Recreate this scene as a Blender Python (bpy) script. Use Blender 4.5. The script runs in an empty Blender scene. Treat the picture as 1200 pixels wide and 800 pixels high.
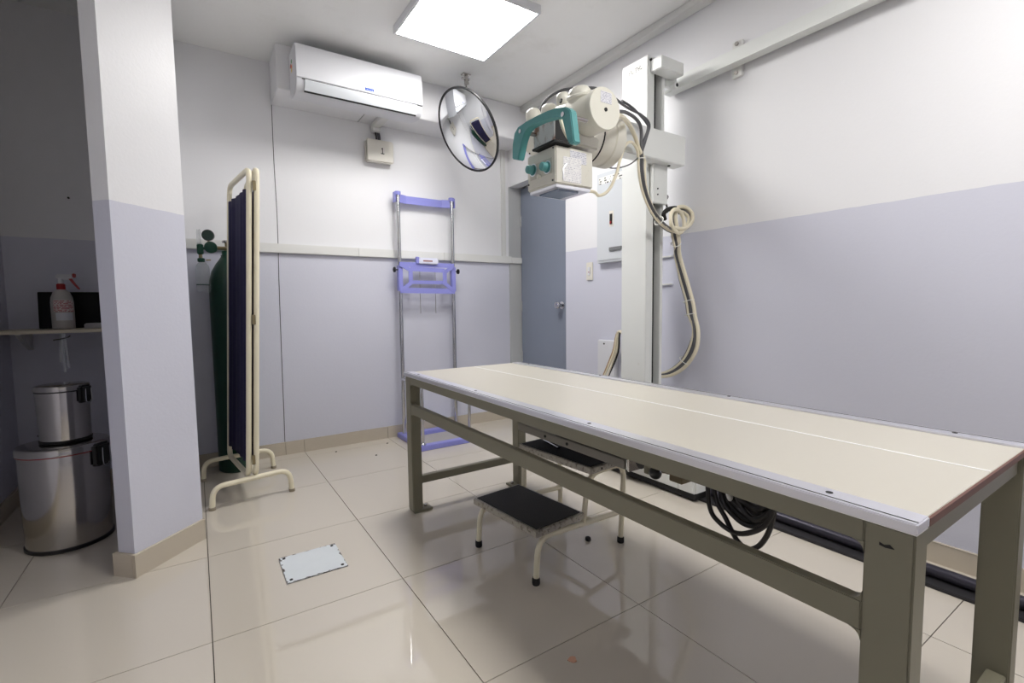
import bpy, bmesh, math, random
import numpy as np
from mathutils import Vector, Matrix
random.seed(7)
SC = bpy.context.scene
COL = SC.collection

# ------------------------------------------------------------------ camera
CF, CYAW, CPIT, CROL = 561.69, -0.582457, -0.0737027, -0.0122881
CPOS = np.array([0.606395, -1.657677, 1.00329])
def cam_axes():
    f = np.array([-math.sin(CYAW)*math.cos(CPIT), math.cos(CYAW)*math.cos(CPIT), math.sin(CPIT)])
    r = np.array([math.cos(CYAW), math.sin(CYAW), 0.0]); u = np.cross(r, f)
    c, s = math.cos(CROL), math.sin(CROL)
    return c*r + s*u, -s*r + c*u, f
AR, AU, AF = cam_axes()
cam = bpy.data.cameras.new('camera'); cam.sensor_width = 36; cam.lens = 36*CF/1200
cam.clip_start = 0.01
camo = bpy.data.objects.new('camera', cam); COL.objects.link(camo)
M = Matrix(((AR[0], AU[0], -AF[0], CPOS[0]), (AR[1], AU[1], -AF[1], CPOS[1]), (AR[2], AU[2], -AF[2], CPOS[2]), (0, 0, 0, 1)))
camo.matrix_world = M
SC.camera = camo

# a pixel gives a ray; the plane of the thing it touches gives its distance
def _ray(u, v): return AR*((u-600)/CF) - AU*((v-400)/CF) + AF
def PX(u, v, X): d = _ray(u, v); return Vector(CPOS + d*((X-CPOS[0])/d[0]))
def PY(u, v, Y): d = _ray(u, v); return Vector(CPOS + d*((Y-CPOS[1])/d[1]))
def PZ(u, v, Z): d = _ray(u, v); return Vector(CPOS + d*((Z-CPOS[2])/d[2]))

# ------------------------------------------------------------------ light settings
w = bpy.data.worlds.new('world'); SC.world = w; w.use_nodes = True
w.node_tree.nodes['Background'].inputs[0].default_value = (0.8, 0.85, 0.9, 1)
w.node_tree.nodes['Background'].inputs[1].default_value = 0.05
SC.view_settings.view_transform = 'Standard'; SC.view_settings.look = 'None'
SC.view_settings.gamma = 1.0; SC.view_settings.use_curve_mapping = False
SC.view_settings.exposure = 0.5
LAMP_A = 20.0      # ceiling panel in view
LAMP_B = 24.0       # added twin out of view, lighting from behind the camera

# ------------------------------------------------------------------ materials
def lin(c):
    return tuple(((x/255)/12.92 if x/255 <= 0.04045 else ((x/255+0.055)/1.055)**2.4) for x in c)
MATS = {}
def nodes_of(m): return m.node_tree.nodes, m.node_tree.links
def mat(name, rgb, rough=0.5, metal=0.0, var=0.06, scale=6.0, bump=0.0, bscale=60.0, spec=0.5, trans=0.0, alpha=1.0, coat=0.0):
    m = bpy.data.materials.new(name); m.use_nodes = True
    N, L = nodes_of(m); b = N['Principled BSDF']
    c = lin(rgb)
    tc = N.new('ShaderNodeTexCoord'); nz = N.new('ShaderNodeTexNoise')
    nz.inputs['Scale'].default_value = scale; nz.inputs['Detail'].default_value = 4
    L.new(tc.outputs['Object'], nz.inputs['Vector'])
    mx = N.new('ShaderNodeMix'); mx.data_type = 'RGBA'
    mx.inputs['A'].default_value = (*[x*(1-var) for x in c], 1); mx.inputs['B'].default_value = (*[min(1, x*(1+var)) for x in c], 1)
    L.new(nz.outputs['Fac'], mx.inputs['Factor']); L.new(mx.outputs['Result'], b.inputs['Base Color'])
    b.inputs['Roughness'].default_value = rough; b.inputs['Metallic'].default_value = metal
    b.inputs['Specular IOR Level'].default_value = spec
    b.inputs['Transmission Weight'].default_value = trans; b.inputs['Alpha'].default_value = alpha
    b.inputs['Coat Weight'].default_value = coat
    if bump > 0:
        n2 = N.new('ShaderNodeTexNoise'); n2.inputs['Scale'].default_value = bscale
        L.new(tc.outputs['Object'], n2.inputs['Vector'])
        bp = N.new('ShaderNodeBump'); bp.inputs['Strength'].default_value = bump; bp.inputs['Distance'].default_value = 0.01
        L.new(n2.outputs['Fac'], bp.inputs['Height']); L.new(bp.outputs['Normal'], b.inputs['Normal'])
    MATS[name] = m
    return m
def worn(m, rgb, scale, lo, hi, detail=8.0, stretch=None):
    """patches of another colour with a shape of their own (rust, scuffs, chipped paint)"""
    N, L = nodes_of(m); b = N['Principled BSDF']
    src = b.inputs['Base Color'].links[0].from_socket
    tc = N.new('ShaderNodeTexCoord'); nz = N.new('ShaderNodeTexNoise')
    nz.inputs['Scale'].default_value = scale; nz.inputs['Detail'].default_value = detail; nz.inputs['Roughness'].default_value = 0.7
    if stretch:
        mp = N.new('ShaderNodeMapping'); mp.inputs['Scale'].default_value = stretch
        L.new(tc.outputs['Object'], mp.inputs['Vector']); L.new(mp.outputs['Vector'], nz.inputs['Vector'])
    else: L.new(tc.outputs['Object'], nz.inputs['Vector'])
    rp = N.new('ShaderNodeMapRange'); rp.inputs['From Min'].default_value = lo; rp.inputs['From Max'].default_value = hi
    L.new(nz.outputs['Fac'], rp.inputs['Value'])
    mx = N.new('ShaderNodeMix'); mx.data_type = 'RGBA'; mx.inputs['B'].default_value = (*lin(rgb), 1)
    L.new(src, mx.inputs['A']); L.new(rp.outputs['Result'], mx.inputs['Factor']); L.new(mx.outputs['Result'], b.inputs['Base Color'])
    return m

SPLIT = 1.40
def wall_mat():
    m = mat('wall_paint', (232, 232, 235), 0.42, var=0.015, scale=1.5, bump=0.05, bscale=90)
    N, L = nodes_of(m); b = N['Principled BSDF']
    src = b.inputs['Base Color'].links[0].from_socket
    g = N.new('ShaderNodeNewGeometry'); s = N.new('ShaderNodeSeparateXYZ'); L.new(g.outputs['Position'], s.inputs[0])
    nz = N.new('ShaderNodeTexNoise'); nz.inputs['Scale'].default_value = 12; L.new(g.outputs['Position'], nz.inputs['Vector'])
    ma = N.new('ShaderNodeMath'); ma.operation = 'MULTIPLY_ADD'; ma.inputs[1].default_value = 0.006
    L.new(nz.outputs['Fac'], ma.inputs[0]); L.new(s.outputs['Z'], ma.inputs[2])
    lt = N.new('ShaderNodeMath'); lt.operation = 'LESS_THAN'; lt.inputs[1].default_value = SPLIT+0.003
    L.new(ma.outputs[0], lt.inputs[0])
    n2 = N.new('ShaderNodeTexNoise'); n2.inputs['Scale'].default_value = 1.2; n2.inputs['Detail'].default_value = 5
    L.new(g.outputs['Position'], n2.inputs['Vector'])
    low = N.new('ShaderNodeMix'); low.data_type = 'RGBA'
    low.inputs['A'].default_value = (*lin((206, 207, 220)), 1); low.inputs['B'].default_value = (*lin((211, 212, 225)), 1)
    L.new(n2.outputs['Fac'], low.inputs['Factor'])
    mx = N.new('ShaderNodeMix'); mx.data_type = 'RGBA'
    L.new(src, mx.inputs['A']); L.new(low.outputs['Result'], mx.inputs['B']); L.new(lt.outputs[0], mx.inputs['Factor'])
    L.new(mx.outputs['Result'], b.inputs['Base Color'])
    return m
def tile_mat():
    m = mat('porcelain_tile', (207, 199, 186), 0.07, var=0.02, scale=1.3, spec=0.5)
    N, L = nodes_of(m); b = N['Principled BSDF']
    src = b.inputs['Base Color'].links[0].from_socket
    oi = N.new('ShaderNodeObjectInfo'); mr = N.new('ShaderNodeMapRange')
    mr.inputs['To Min'].default_value = 0.97; mr.inputs['To Max'].default_value = 1.03
    L.new(oi.outputs['Random'], mr.inputs['Value'])
    hs = N.new('ShaderNodeHueSaturation'); L.new(src, hs.inputs['Color']); L.new(mr.outputs['Result'], hs.inputs['Value'])
    L.new(hs.outputs['Color'], b.inputs['Base Color'])
    tc = N.new('ShaderNodeTexCoord'); nz = N.new('ShaderNodeTexNoise'); nz.inputs['Scale'].default_value = 5; nz.inputs['Detail'].default_value = 6
    L.new(tc.outputs['Object'], nz.inputs['Vector'])
    r2 = N.new('ShaderNodeMapRange'); b.inputs['IOR'].default_value = 1.75; r2.inputs['To Min'].default_value = 0.01; r2.inputs['To Max'].default_value = 0.04
    L.new(nz.outputs['Fac'], r2.inputs['Value']); L.new(r2.outputs['Result'], b.inputs['Roughness'])
    return m
def emis(name, rgb, strength):
    m = bpy.data.materials.new(name); m.use_nodes = True; b = m.node_tree.nodes['Principled BSDF']
    b.inputs['Base Color'].default_value = (*lin(rgb), 1)
    b.inputs['Emission Color'].default_value = (*lin(rgb), 1); b.inputs['Emission Strength'].default_value = strength
    return m
def print_mat(name, paper, ink, rows, cols, amount=0.5, axes=('Y', 'Z')):
    """paper with lines of tiny unreadable print"""
    m = mat(name, paper, 0.6, var=0.03); N, L = nodes_of(m); b = N['Principled BSDF']
    src = b.inputs['Base Color'].links[0].from_socket
    tc = N.new('ShaderNodeTexCoord'); s = N.new('ShaderNodeSeparateXYZ'); L.new(tc.outputs['Generated'], s.inputs[0])
    cb = N.new('ShaderNodeCombineXYZ')
    a = N.new('ShaderNodeMath'); a.operation = 'MULTIPLY'; a.inputs[1].default_value = cols
    c = N.new('ShaderNodeMath'); c.operation = 'MULTIPLY'; c.inputs[1].default_value = rows
    L.new(s.outputs[axes[0]], a.inputs[0]); L.new(s.outputs[axes[1]], c.inputs[0])
    L.new(a.outputs[0], cb.inputs[0])
    fl = N.new('ShaderNodeMath'); fl.operation = 'FLOOR'; L.new(c.outputs[0], fl.inputs[0]); 
    m7 = N.new('ShaderNodeMath'); m7.operation = 'MULTIPLY'; m7.inputs[1].default_value = 7.3; L.new(fl.outputs[0], m7.inputs[0]); L.new(m7.outputs[0], cb.inputs[1])
    nz = N.new('ShaderNodeTexNoise'); nz.inputs['Scale'].default_value = 1.0; L.new(cb.outputs[0], nz.inputs['Vector'])
    g1 = N.new('ShaderNodeMath'); g1.operation = 'GREATER_THAN'; g1.inputs[1].default_value = amount; L.new(nz.outputs['Fac'], g1.inputs[0])
    fr = N.new('ShaderNodeMath'); fr.operation = 'FRACT'; L.new(c.outputs[0], fr.inputs[0])
    g2 = N.new('ShaderNodeMath'); g2.operation = 'LESS_THAN'; g2.inputs[1].default_value = 0.5; L.new(fr.outputs[0], g2.inputs[0])
    mu = N.new('ShaderNodeMath'); mu.operation = 'MULTIPLY'; L.new(g1.outputs[0], mu.inputs[0]); L.new(g2.outputs[0], mu.inputs[1])
    mx = N.new('ShaderNodeMix'); mx.data_type = 'RGBA'; mx.inputs['B'].default_value = (*lin(ink), 1)
    L.new(src, mx.inputs['A']); L.new(mu.outputs[0], mx.inputs['Factor']); L.new(mx.outputs['Result'], b.inputs['Base Color'])
    return m

WALL = wall_mat(); TILE = tile_mat()
CEIL = worn(mat('ceiling_paint', (244, 244, 243), 0.75, var=0.02, bump=0.05), (226, 225, 221), 1.6, 0.56, 0.85)
GROUT = mat('grout', (74, 68, 62), 0.85)
BASE = mat('baseboard_tile', (196, 186, 170), 0.25, var=0.03)
TRIMW = mat('trim_white', (224, 224, 222), 0.45, var=0.02)
JAMB = mat('jamb_grey_paint', (186, 187, 188), 0.5, var=0.03, bump=0.04)
DOOR = mat('door_blue_grey', (136, 144, 160), 0.45, var=0.04, scale=3)
DARK = mat('dark_gap', (22, 22, 24), 0.7)
BLACK = mat('black_plastic', (20, 20, 22), 0.35)
RUBBER = mat('black_rubber', (26, 25, 25), 0.75, bump=0.1)
CHROME = mat('chrome', (205, 205, 208), 0.13, metal=1.0, var=0.03)
STEEL = mat('stainless', (186, 182, 178), 0.14, metal=1.0, var=0.06, scale=3)
ALU = mat('aluminium', (238, 238, 244), 0.33, metal=0.9, var=0.03)
WHITEP = mat('white_plastic', (220, 221, 226), 0.45, var=0.01)
GREYP = mat('pale_grey_plastic', (208, 212, 217), 0.35, var=0.02)
OFFW = mat('offwhite_plastic', (226, 222, 212), 0.4, var=0.02)
MACH = worn(mat('machine_white', (230, 232, 230), 0.35, var=0.015), (205, 200, 188), 9, 0.66, 0.8)
CREAMM = worn(mat('machine_cream', (218, 215, 204), 0.4, var=0.03), (165, 154, 134), 26, 0.64, 0.76)
TUBEW = mat('tube_white', (226, 224, 212), 0.3, var=0.02)
TEAL = mat('teal_plastic', (88, 156, 156), 0.4, var=0.06, scale=20)
TPAINT = worn(mat('table_paint', (128, 124, 106), 0.42, var=0.04), (98, 92, 76), 30, 0.7, 0.78)
TTOP = worn(mat('table_laminate', (203, 198, 186), 0.3, var=0.02, scale=2), (194, 187, 172), 5, 0.62, 0.85)
TEDGE = mat('laminate_edge_brown', (104, 66, 54), 0.5)
LINEW = mat('white_line', (250, 250, 248), 0.4)
BLUE = mat('stand_blue', (142, 144, 216), 0.35, var=0.03)
GREEN = mat('cylinder_green', (16, 56, 42), 0.35, var=0.08)
GREEND = mat('gauge_green', (18, 74, 56), 0.4)
NAVY = mat('navy_cloth', (30, 26, 62), 0.9, var=0.15, scale=14, bump=0.1, bscale=400)
ENAM = worn(mat('cream_enamel', (232, 224, 198), 0.35, var=0.03), (150, 110, 74), 38, 0.72, 0.8)
CABC = mat('cable_cream', (232, 224, 200), 0.5)
CABG = mat('cable_grey', (88, 88, 92), 0.5)
CABB = mat('cable_black', (24, 22, 22), 0.45)
TIE = mat('zip_tie_white', (235, 235, 230), 0.4)
BRASS = mat('brass', (150, 138, 108), 0.3, metal=0.9)
CLEAR = mat('clear_plastic', (225, 232, 236), 0.12, var=0.01, alpha=0.3)
BOTTLE = mat('bottle_plastic', (214, 210, 204), 0.3, var=0.02, alpha=0.78)
REDP = mat('red_plastic', (158, 24, 30), 0.35)
BLUEBADGE = mat('blue_badge', (34, 72, 165), 0.5)
YEL = mat('sticker_yellow', (232, 202, 60), 0.5); GRN = mat('sticker_green', (60, 150, 84), 0.5); ORG = mat('sticker_orange', (222, 120, 48), 0.5)
PAPER = print_mat('paper_label', (240, 239, 238), (186, 184, 196), 16, 40, 0.52, ('X', 'Z'))
PAPER2 = print_mat('tube_label', (226, 226, 230), (150, 150, 168), 9, 24, 0.5, ('X', 'Z'))
INKW = print_mat('column_print', (234, 234, 230), (52, 52, 54), 3, 12, 0.52, ('Y', 'Z'))
REDLAB = print_mat('bottle_label', (222, 212, 210), (178, 56, 60), 9, 9, 0.46, ('X', 'Z'))
MIRROR = mat('mirror_glass', (240, 242, 244), 0.015, metal=1.0, var=0.0)
SHELFM = mat('shelf_laminate', (214, 205, 184), 0.45, var=0.04)
RUSTY = worn(mat('scuffed_steel', (206, 204, 204), 0.35, metal=0.0, var=0.04), (128, 88, 66), 26, 0.49, 0.62, stretch=(1, 1, 0.45))
TREADRIM = worn(mat('tread_metal', (170, 166, 158), 0.35, metal=0.7, var=0.1), (92, 84, 74), 60, 0.5, 0.66)
def ribbed():
    m = mat('ribbed_rubber', (24, 24, 26), 0.6); N, L = nodes_of(m); b = N['Principled BSDF']
    tc = N.new('ShaderNodeTexCoord'); wv = N.new('ShaderNodeTexWave'); wv.bands_direction = 'X'; wv.inputs['Scale'].default_value = 55
    L.new(tc.outputs['Object'], wv.inputs['Vector']); bp = N.new('ShaderNodeBump'); bp.inputs['Strength'].default_value = 0.6; bp.inputs['Distance'].default_value = 0.003
    L.new(wv.outputs['Fac'], bp.inputs['Height']); L.new(bp.outputs['Normal'], b.inputs['Normal']); return m
RIB = ribbed()
TRAYM = mat('tray_shaded_metal', (140, 136, 128), 0.45, metal=0.3)  # metal colour dulled to hold the shade below the table top
def hatch_mat():
    m = mat('hatch_paint', (216, 222, 226), 0.45, var=0.04, scale=20); N, L = nodes_of(m); b = N['Principled BSDF']
    src = b.inputs['Base Color'].links[0].from_socket
    tc = N.new('ShaderNodeTexCoord'); s = N.new('ShaderNodeSeparateXYZ'); L.new(tc.outputs['Generated'], s.inputs[0])
    def edge(o):
        a = N.new('ShaderNodeMath'); a.operation = 'SUBTRACT'; a.inputs[1].default_value = 0.5; L.new(o, a.inputs[0])
        c = N.new('ShaderNodeMath'); c.operation = 'ABSOLUTE'; L.new(a.outputs[0], c.inputs[0]); return c.outputs[0]
    mxm = N.new('ShaderNodeMath'); mxm.operation = 'MAXIMUM'; L.new(edge(s.outputs['X']), mxm.inputs[0]); L.new(edge(s.outputs['Y']), mxm.inputs[1])
    nz = N.new('ShaderNodeTexNoise'); nz.inputs['Scale'].default_value = 7; nz.inputs['Detail'].default_value = 6; L.new(tc.outputs['Generated'], nz.inputs['Vector'])
    ma = N.new('ShaderNodeMath'); ma.operation = 'MULTIPLY_ADD'; ma.inputs[1].default_value = 0.22; L.new(nz.outputs['Fac'], ma.inputs[0]); L.new(mxm.outputs[0], ma.inputs[2])
    g = N.new('ShaderNodeMath'); g.operation = 'GREATER_THAN'; g.inputs[1].default_value = 0.605; L.new(ma.outputs[0], g.inputs[0])
    mx = N.new('ShaderNodeMix'); mx.data_type = 'RGBA'; mx.inputs['B'].default_value = (*lin((70, 58, 54)), 1)
    L.new(src, mx.inputs['A']); L.new(g.outputs[0], mx.inputs['Factor']); L.new(mx.outputs['Result'], b.inputs['Base Color']); return m
HATCH = hatch_mat()

# ------------------------------------------------------------------ mesh builder
class MB:
    def __init__(s): s.bm = bmesh.new()
    def _bev(s, geom, b, seg=2):
        if b > 0:
            es = list({e for v in geom for e in v.link_edges})
            bmesh.ops.bevel(s.bm, geom=es, offset=b, segments=seg, affect='EDGES', clamp_overlap=True)
    def box(s, x0, x1, y0, y1, z0, z1, b=0.0, m=None, seg=2):
        r = bmesh.ops.create_cube(s.bm, size=1.0); vs = r['verts']
        for v in vs:
            v.co = Vector((x0+(v.co.x+.5)*(x1-x0), y0+(v.co.y+.5)*(y1-y0), z0+(v.co.z+.5)*(z1-z0)))
            if m: v.co = m @ v.co
        s._bev(vs, b, seg); return s
    def obox(s, c, ax, ay, az, hx, hy, hz, b=0.0):
        ax, ay, az = Vector(ax).normalized(), Vector(ay).normalized(), Vector(az).normalized(); c = Vector(c)
        r = bmesh.ops.create_cube(s.bm, size=2.0)
        for v in r['verts']: v.co = c + ax*(v.co.x*hx) + ay*(v.co.y*hy) + az*(v.co.z*hz)
        s._bev(r['verts'], b); return s
    def prism(s, pts, axis, a, b, bev=0.0):
        """polygon in the two other axes, extruded along axis from a to b"""
        def mk(p, t):
            return {'x': (t, p[0], p[1]), 'y': (p[0], t, p[1]), 'z': (p[0], p[1], t)}[axis]
        A = [s.bm.verts.new(mk(p, a)) for p in pts]; B = [s.bm.verts.new(mk(p, b)) for p in pts]
        n = len(pts)
        s.bm.faces.new(A); s.bm.faces.new(B[::-1])
        for i in range(n): s.bm.faces.new((A[i], B[i], B[(i+1) % n], A[(i+1) % n]))
        if bev > 0: s._bev(A+B, bev)
        return s
    def tube(s, pts, r, seg=10, closed=False, cap=True, rr=None, axis=None):
        pts = [Vector(p) for p in pts]; n = len(pts)
        rings = []; prev = None
        for i, p in enumerate(pts):
            if closed: t = (pts[(i+1) % n]-pts[i-1])
            else: t = pts[min(i+1, n-1)]-pts[max(i-1, 0)]
            t = t.normalized() if t.length > 1e-9 else Vector((0, 0, 1))
            if axis is not None: t = axis
            if prev is None:
                up = Vector((0, 0, 1)) if abs(t.z) < 0.9 else Vector((1, 0, 0)); a = t.cross(up).normalized()
            else:
                a = prev - t*prev.dot(t); a = a.normalized() if a.length > 1e-6 else t.orthogonal().normalized()
            prev = a; b = t.cross(a)
            R = rr[i] if rr else r
            rings.append([s.bm.verts.new(p + (a*math.cos(2*math.pi*k/seg) + b*math.sin(2*math.pi*k/seg))*R) for k in range(seg)])
        m = n if closed else n-1
        for i in range(m):
            A, B = rings[i], rings[(i+1) % n]
            for k in range(seg): s.bm.faces.new((A[k], A[(k+1) % seg], B[(k+1) % seg], B[k]))
        if cap and not closed:
            s.bm.faces.new(rings[0][::-1]); s.bm.faces.new(rings[-1])
        return s
    def cyl(s, p0, p1, r, seg=20, r2=None, b=0.0):
        p0, p1 = Vector(p0), Vector(p1)
        if b > 0:
            d = (p1-p0).normalized(); rb = r if r2 is None else r2
            return s.tube([p0, p0+d*b*0.01, p0+d*b, p1-d*b, p1-d*b*0.01, p1], r, seg, rr=[max(r-b, 1e-4), r-b*0.9, r, rb, rb-b*0.9, max(rb-b, 1e-4)])
        return s.tube([p0, p1], r, seg, rr=[r, r if r2 is None else r2])
    def lathe(s, prof, c, axis=(0, 0, 1), seg=28):
        """profile of (radius, height along axis) from c"""
        ax = Vector(axis).normalized(); c = Vector(c)
        return s.tube([c+ax*h for _, h in prof], 0, seg, rr=[max(r, 1e-4) for r, _ in prof], axis=ax)
    def sphere(s, c, r, sx=1, sy=1, sz=1, seg=16):
        q = bmesh.ops.create_uvsphere(s.bm, u_segments=seg, v_segments=max(6, seg//2), radius=r)
        for v in q['verts']: v.co = Vector((v.co.x*sx, v.co.y*sy, v.co.z*sz)) + Vector(c)
        return s
    def build(s, name, material, parent=None, origin=None, smooth=35, **tags):
        bmesh.ops.recalc_face_normals(s.bm, faces=s.bm.faces[:])
        me = bpy.data.meshes.new(name); 
        if parent is not None:
            o0 = ROOT[parent]
        else:
            if origin is None:
                cs = [v.co for v in s.bm.verts]
                o0 = Vector(((min(c.x for c in cs)+max(c.x for c in cs))/2, (min(c.y for c in cs)+max(c.y for c in cs))/2, min(c.z for c in cs)))
            else: o0 = Vector(origin)
        bmesh.ops.translate(s.bm, verts=s.bm.verts[:], vec=-o0)
        s.bm.to_mesh(me); s.bm.free()
        if smooth:
            me.polygons.foreach_set('use_smooth', [True]*len(me.polygons)); me.set_sharp_from_angle(angle=math.radians(smooth))
        me.materials.append(material)
        o = bpy.data.objects.new(name, me); COL.objects.link(o)
        ROOT[o] = o0
        if parent is not None: o.parent = parent
        else: o.location = o0
        for k, v in tags.items(): o[k] = v
        return o
ROOT = {}
def thing(name, label, category, loc, group=None, kind=None):
    o = bpy.data.objects.new(name, None); o.empty_display_size = 0.1; COL.objects.link(o); o.location = loc
    o['label'] = label
    if category: o['category'] = category
    if group: o['group'] = group
    if kind: o['kind'] = kind
    ROOT[o] = Vector(loc); return o
def smooth_path(pts, n=8, closed=False):
    pts = [Vector(p) for p in pts]; m = len(pts); out = []
    rng = m if closed else m-1
    for i in range(rng):
        if closed: p0, p1, p2, p3 = pts[i-1], pts[i], pts[(i+1) % m], pts[(i+2) % m]
        else: p0, p1, p2, p3 = pts[max(i-1, 0)], pts[i], pts[i+1], pts[min(i+2, m-1)]
        for k in range(n):
            t = k/n
            out.append(0.5*((2*p1)+(p2-p0)*t+(2*p0-5*p1+4*p2-p3)*t*t+(3*p1-p0-3*p2+p3)*t**3))
    if not closed: out.append(pts[-1])
    return out
def round_path(pts, rad, n=6, closed=False):
    """polyline with filleted corners"""
    pts = [Vector(p) for p in pts]; m = len(pts); out = []
    for i, p in enumerate(pts):
        if not closed and i in (0, m-1): out.append(p); continue
        a = pts[i-1]-p; b = pts[(i+1) % m]-p
        ra = min(rad, a.length*.5, b.length*.5); pa = p+a.normalized()*ra; pb = p+b.normalized()*ra
        for k in range(n+1):
            t = k/n; out.append(pa*(1-t)**2 + p*2*t*(1-t) + pb*t*t)
    return out

# ------------------------------------------------------------------ the room
XL, XR, YB, YF, H = -0.22, 2.94, 1.92, -4.2, 2.605
XD = 3.065                          # door leaf plane
fl = MB().box(XL-.2, XD+.2, YF-.1, YB+.1, -0.06, -0.004).build('floor', GROUT, kind='structure', label='polished beige porcelain tile floor with dark joints')
T = 0.6; GAP = 0.0028
tile_mesh = None
def add_tile(x0, x1, y0, y1):
    global tile_mesh
    full = abs(x1-x0-T) < 1e-6 and abs(y1-y0-T) < 1e-6
    if full and tile_mesh:
        o = bpy.data.objects.new('floor_tile', tile_mesh); COL.objects.link(o)
    else:
        mb = MB().box(-(x1-x0)/2+GAP/2, (x1-x0)/2-GAP/2, -(y1-y0)/2+GAP/2, (y1-y0)/2-GAP/2, -0.008, 0.0)
        o = mb.build('floor_tile', TILE, origin=(0, 0, 0), smooth=0)
        if full: tile_mesh = o.data
    o.parent = fl; o.location = Vector(((x0+x1)/2, (y0+y1)/2, 0)) - fl.location
for i in range(-1, 6):
    for j in range(-7, 4):
        x0, x1 = max(i*T, XL), min((i+1)*T, XR if j < 1 else XD+.1); y0, y1 = max(j*T, YF), min((j+1)*T, YB)
        if x1-x0 > 0.02 and y1-y0 > 0.02: add_tile(x0, x1, y0, y1)
MB().box(XL-.1, XD+.2, YF-.1, YB+.1, H, H+.1).build('ceiling', CEIL, kind='structure', label='plain off-white plaster ceiling')
MB().box(XL-.1, XD+.2, YB, YB+.1, 0, H).build('wall_back', WALL, kind='structure', label='back wall painted white above pale lilac grey')
MB().box(XL-.1, XL, YF, YB, 0, H).build('wall_left', WALL, kind='structure', label='left wall painted white above lilac grey')
MB().box(XL-.1, XD+.2, YF-.1, YF, 0, H).build('wall_front', WALL, kind='structure', label='front wall painted white above lilac grey')
DY = 1.14                           # near edge of the doorway
mb = MB().box(XR, XR+.1, YF, DY, 0, H); mb.box(XR, XR+.1, DY, YB, 2.035, H)
mb.build('wall_right', WALL, kind='structure', label='long right wall painted white above lilac grey')
MB().box(XD+.05, XD+.15, DY-.1, YB+.02, 0, 2.2).build('wall_door_back', JAMB, kind='structure', label='wall closing the door recess')
# diagonal pillar and an unseen partition added behind it to darken the alcove
pa, pb = Vector((0.370, 0.588, 0)), Vector((0.588, 0.806, 0))
dd = (pb-pa).normalized(); nn = Vector((-dd.y, dd.x, 0))
q = [pa, pb, pb+nn*.075, pa+nn*.075]
MB().prism([(v.x, v.y) for v in q], 'z', 0, H).build('wall_pillar', WALL, kind='structure', label='narrow diagonal wall end painted white above lilac grey')
MB().box(0.47, 0.545, 0.80, YB, 0, H).build('wall_partition', WALL, kind='structure', label='unseen thin partition added to keep the alcove dim')
# ceiling beam
MB().box(1.09, XR, 1.63, YB, 2.34, H, 0.004).build('trim_1', WALL, kind='structure', label='boxed white ceiling beam behind the air conditioner')
# cornice along the right wall
MB().box(2.875, XR, YF, 1.63, 2.565, H, 0.003).build('trim_2', TRIMW, kind='structure', label='white square cornice between ceiling and right wall')
# cable trunking along back wall
t2 = thing('trim_3', 'white cable trunking running along the back wall', None, (1.8, YB, 1.37), kind='structure')
for a, b in ((0.55, 1.62), (1.621, 2.30), (2.301, 2.955)):
    MB().box(a, b, YB-.026, YB, 1.377, 1.438, 0.003).build('trunking_length', TRIMW, t2)
MB().box(2.956, XD-.004, YB-.032, YB-.002, 1.378, 1.43, 0.003).build('trunking_end', TRIMW, t2)
t3 = thing('trim_4', 'upright white cable trunking between beam and wall trunking', None, (2.88, YB, 1.44), kind='structure')
MB().box(2.862, 2.882, YB-.02, YB, 1.438, 2.34, 0.002).build('trunking_length', TRIMW, t3)
MB().box(2.888, 2.906, YB-.014, YB, 1.438, 2.34, 0.002).build('trunking_length', TRIMW, t3)
# joint line in the back wall
pts = smooth_path([(1.094, YB-.001, 2.34), (1.092, YB-.001, 2.0), (1.096, YB-.001, 1.6), (1.089, YB-.001, 1.2), (1.084, YB-.001, .8), (1.081, YB-.001, .4), (1.078, YB-.001, .09)], 4)
MB().tube(pts, 0.002, 6).build('trim_5', mat('joint_grey', (62, 62, 66), .7), kind='structure', label='thin dark joint line running down the back wall')
# door recess lining
MB().box(XR+.002, XD-.002, YB-.012, YB, 0, 2.035).build('trim_6', JAMB, kind='structure', label='grey painted far jamb of the door recess')
# baseboards, one object for each tile of skirting
def baseboard(name, label, p, qv, n, cuts, h=0.088, th=0.012):
    p, qv, n = Vector(p), Vector(qv), Vector(n); d = (qv-p); Ln = d.length; d = d/Ln
    root = thing(name, label, None, p, kind='structure')
    cs = [0.0]+sorted(c for c in cuts if 0.01 < c < Ln-0.01)+[Ln]
    for a, b in zip(cs[:-1], cs[1:]):
        c = p + d*((a+b)/2) + n*(th/2) + Vector((0, 0, h/2))
        MB().obox(c, d, n, (0, 0, 1), (b-a)/2-.0008, th/2, h/2, 0.0015).build('skirting_tile', BASE, root)
baseboard('baseboard_back', 'beige tile skirting along the back wall', (0.545, YB, 0), (XR, YB, 0), (0, -1, 0), [1.08-.545, 1.2-.545, 1.8-.545, 2.4-.545])
baseboard('baseboard_right', 'beige tile skirting along the right wall', (XR, DY, 0), (XR, YF, 0), (-1, 0, 0), [DY-0.6, DY, DY+.6, DY+1.2, DY+1.8, DY+2.4, DY+3.0, DY+3.6], h=0.082)
baseboard('baseboard_left', 'beige tile skirting along the left wall', (XL, YF, 0), (XL, YB-.0125, 0), (1, 0, 0), [i*.6 for i in range(1, 8)])
baseboard('baseboard_alcove', 'beige tile skirting in the dim alcove', (XL+.0125, YB, 0), (0.47, YB, 0), (0, -1, 0), [.22])
baseboard('baseboard_pillar', 'beige tile skirting along the diagonal pillar face', pa-dd*.012, pb, -nn, [])
baseboard('baseboard_pillar_end', 'chipped beige skirting on the pillar end', pa-nn*.0, pa+nn*.087, -dd, [])

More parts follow.
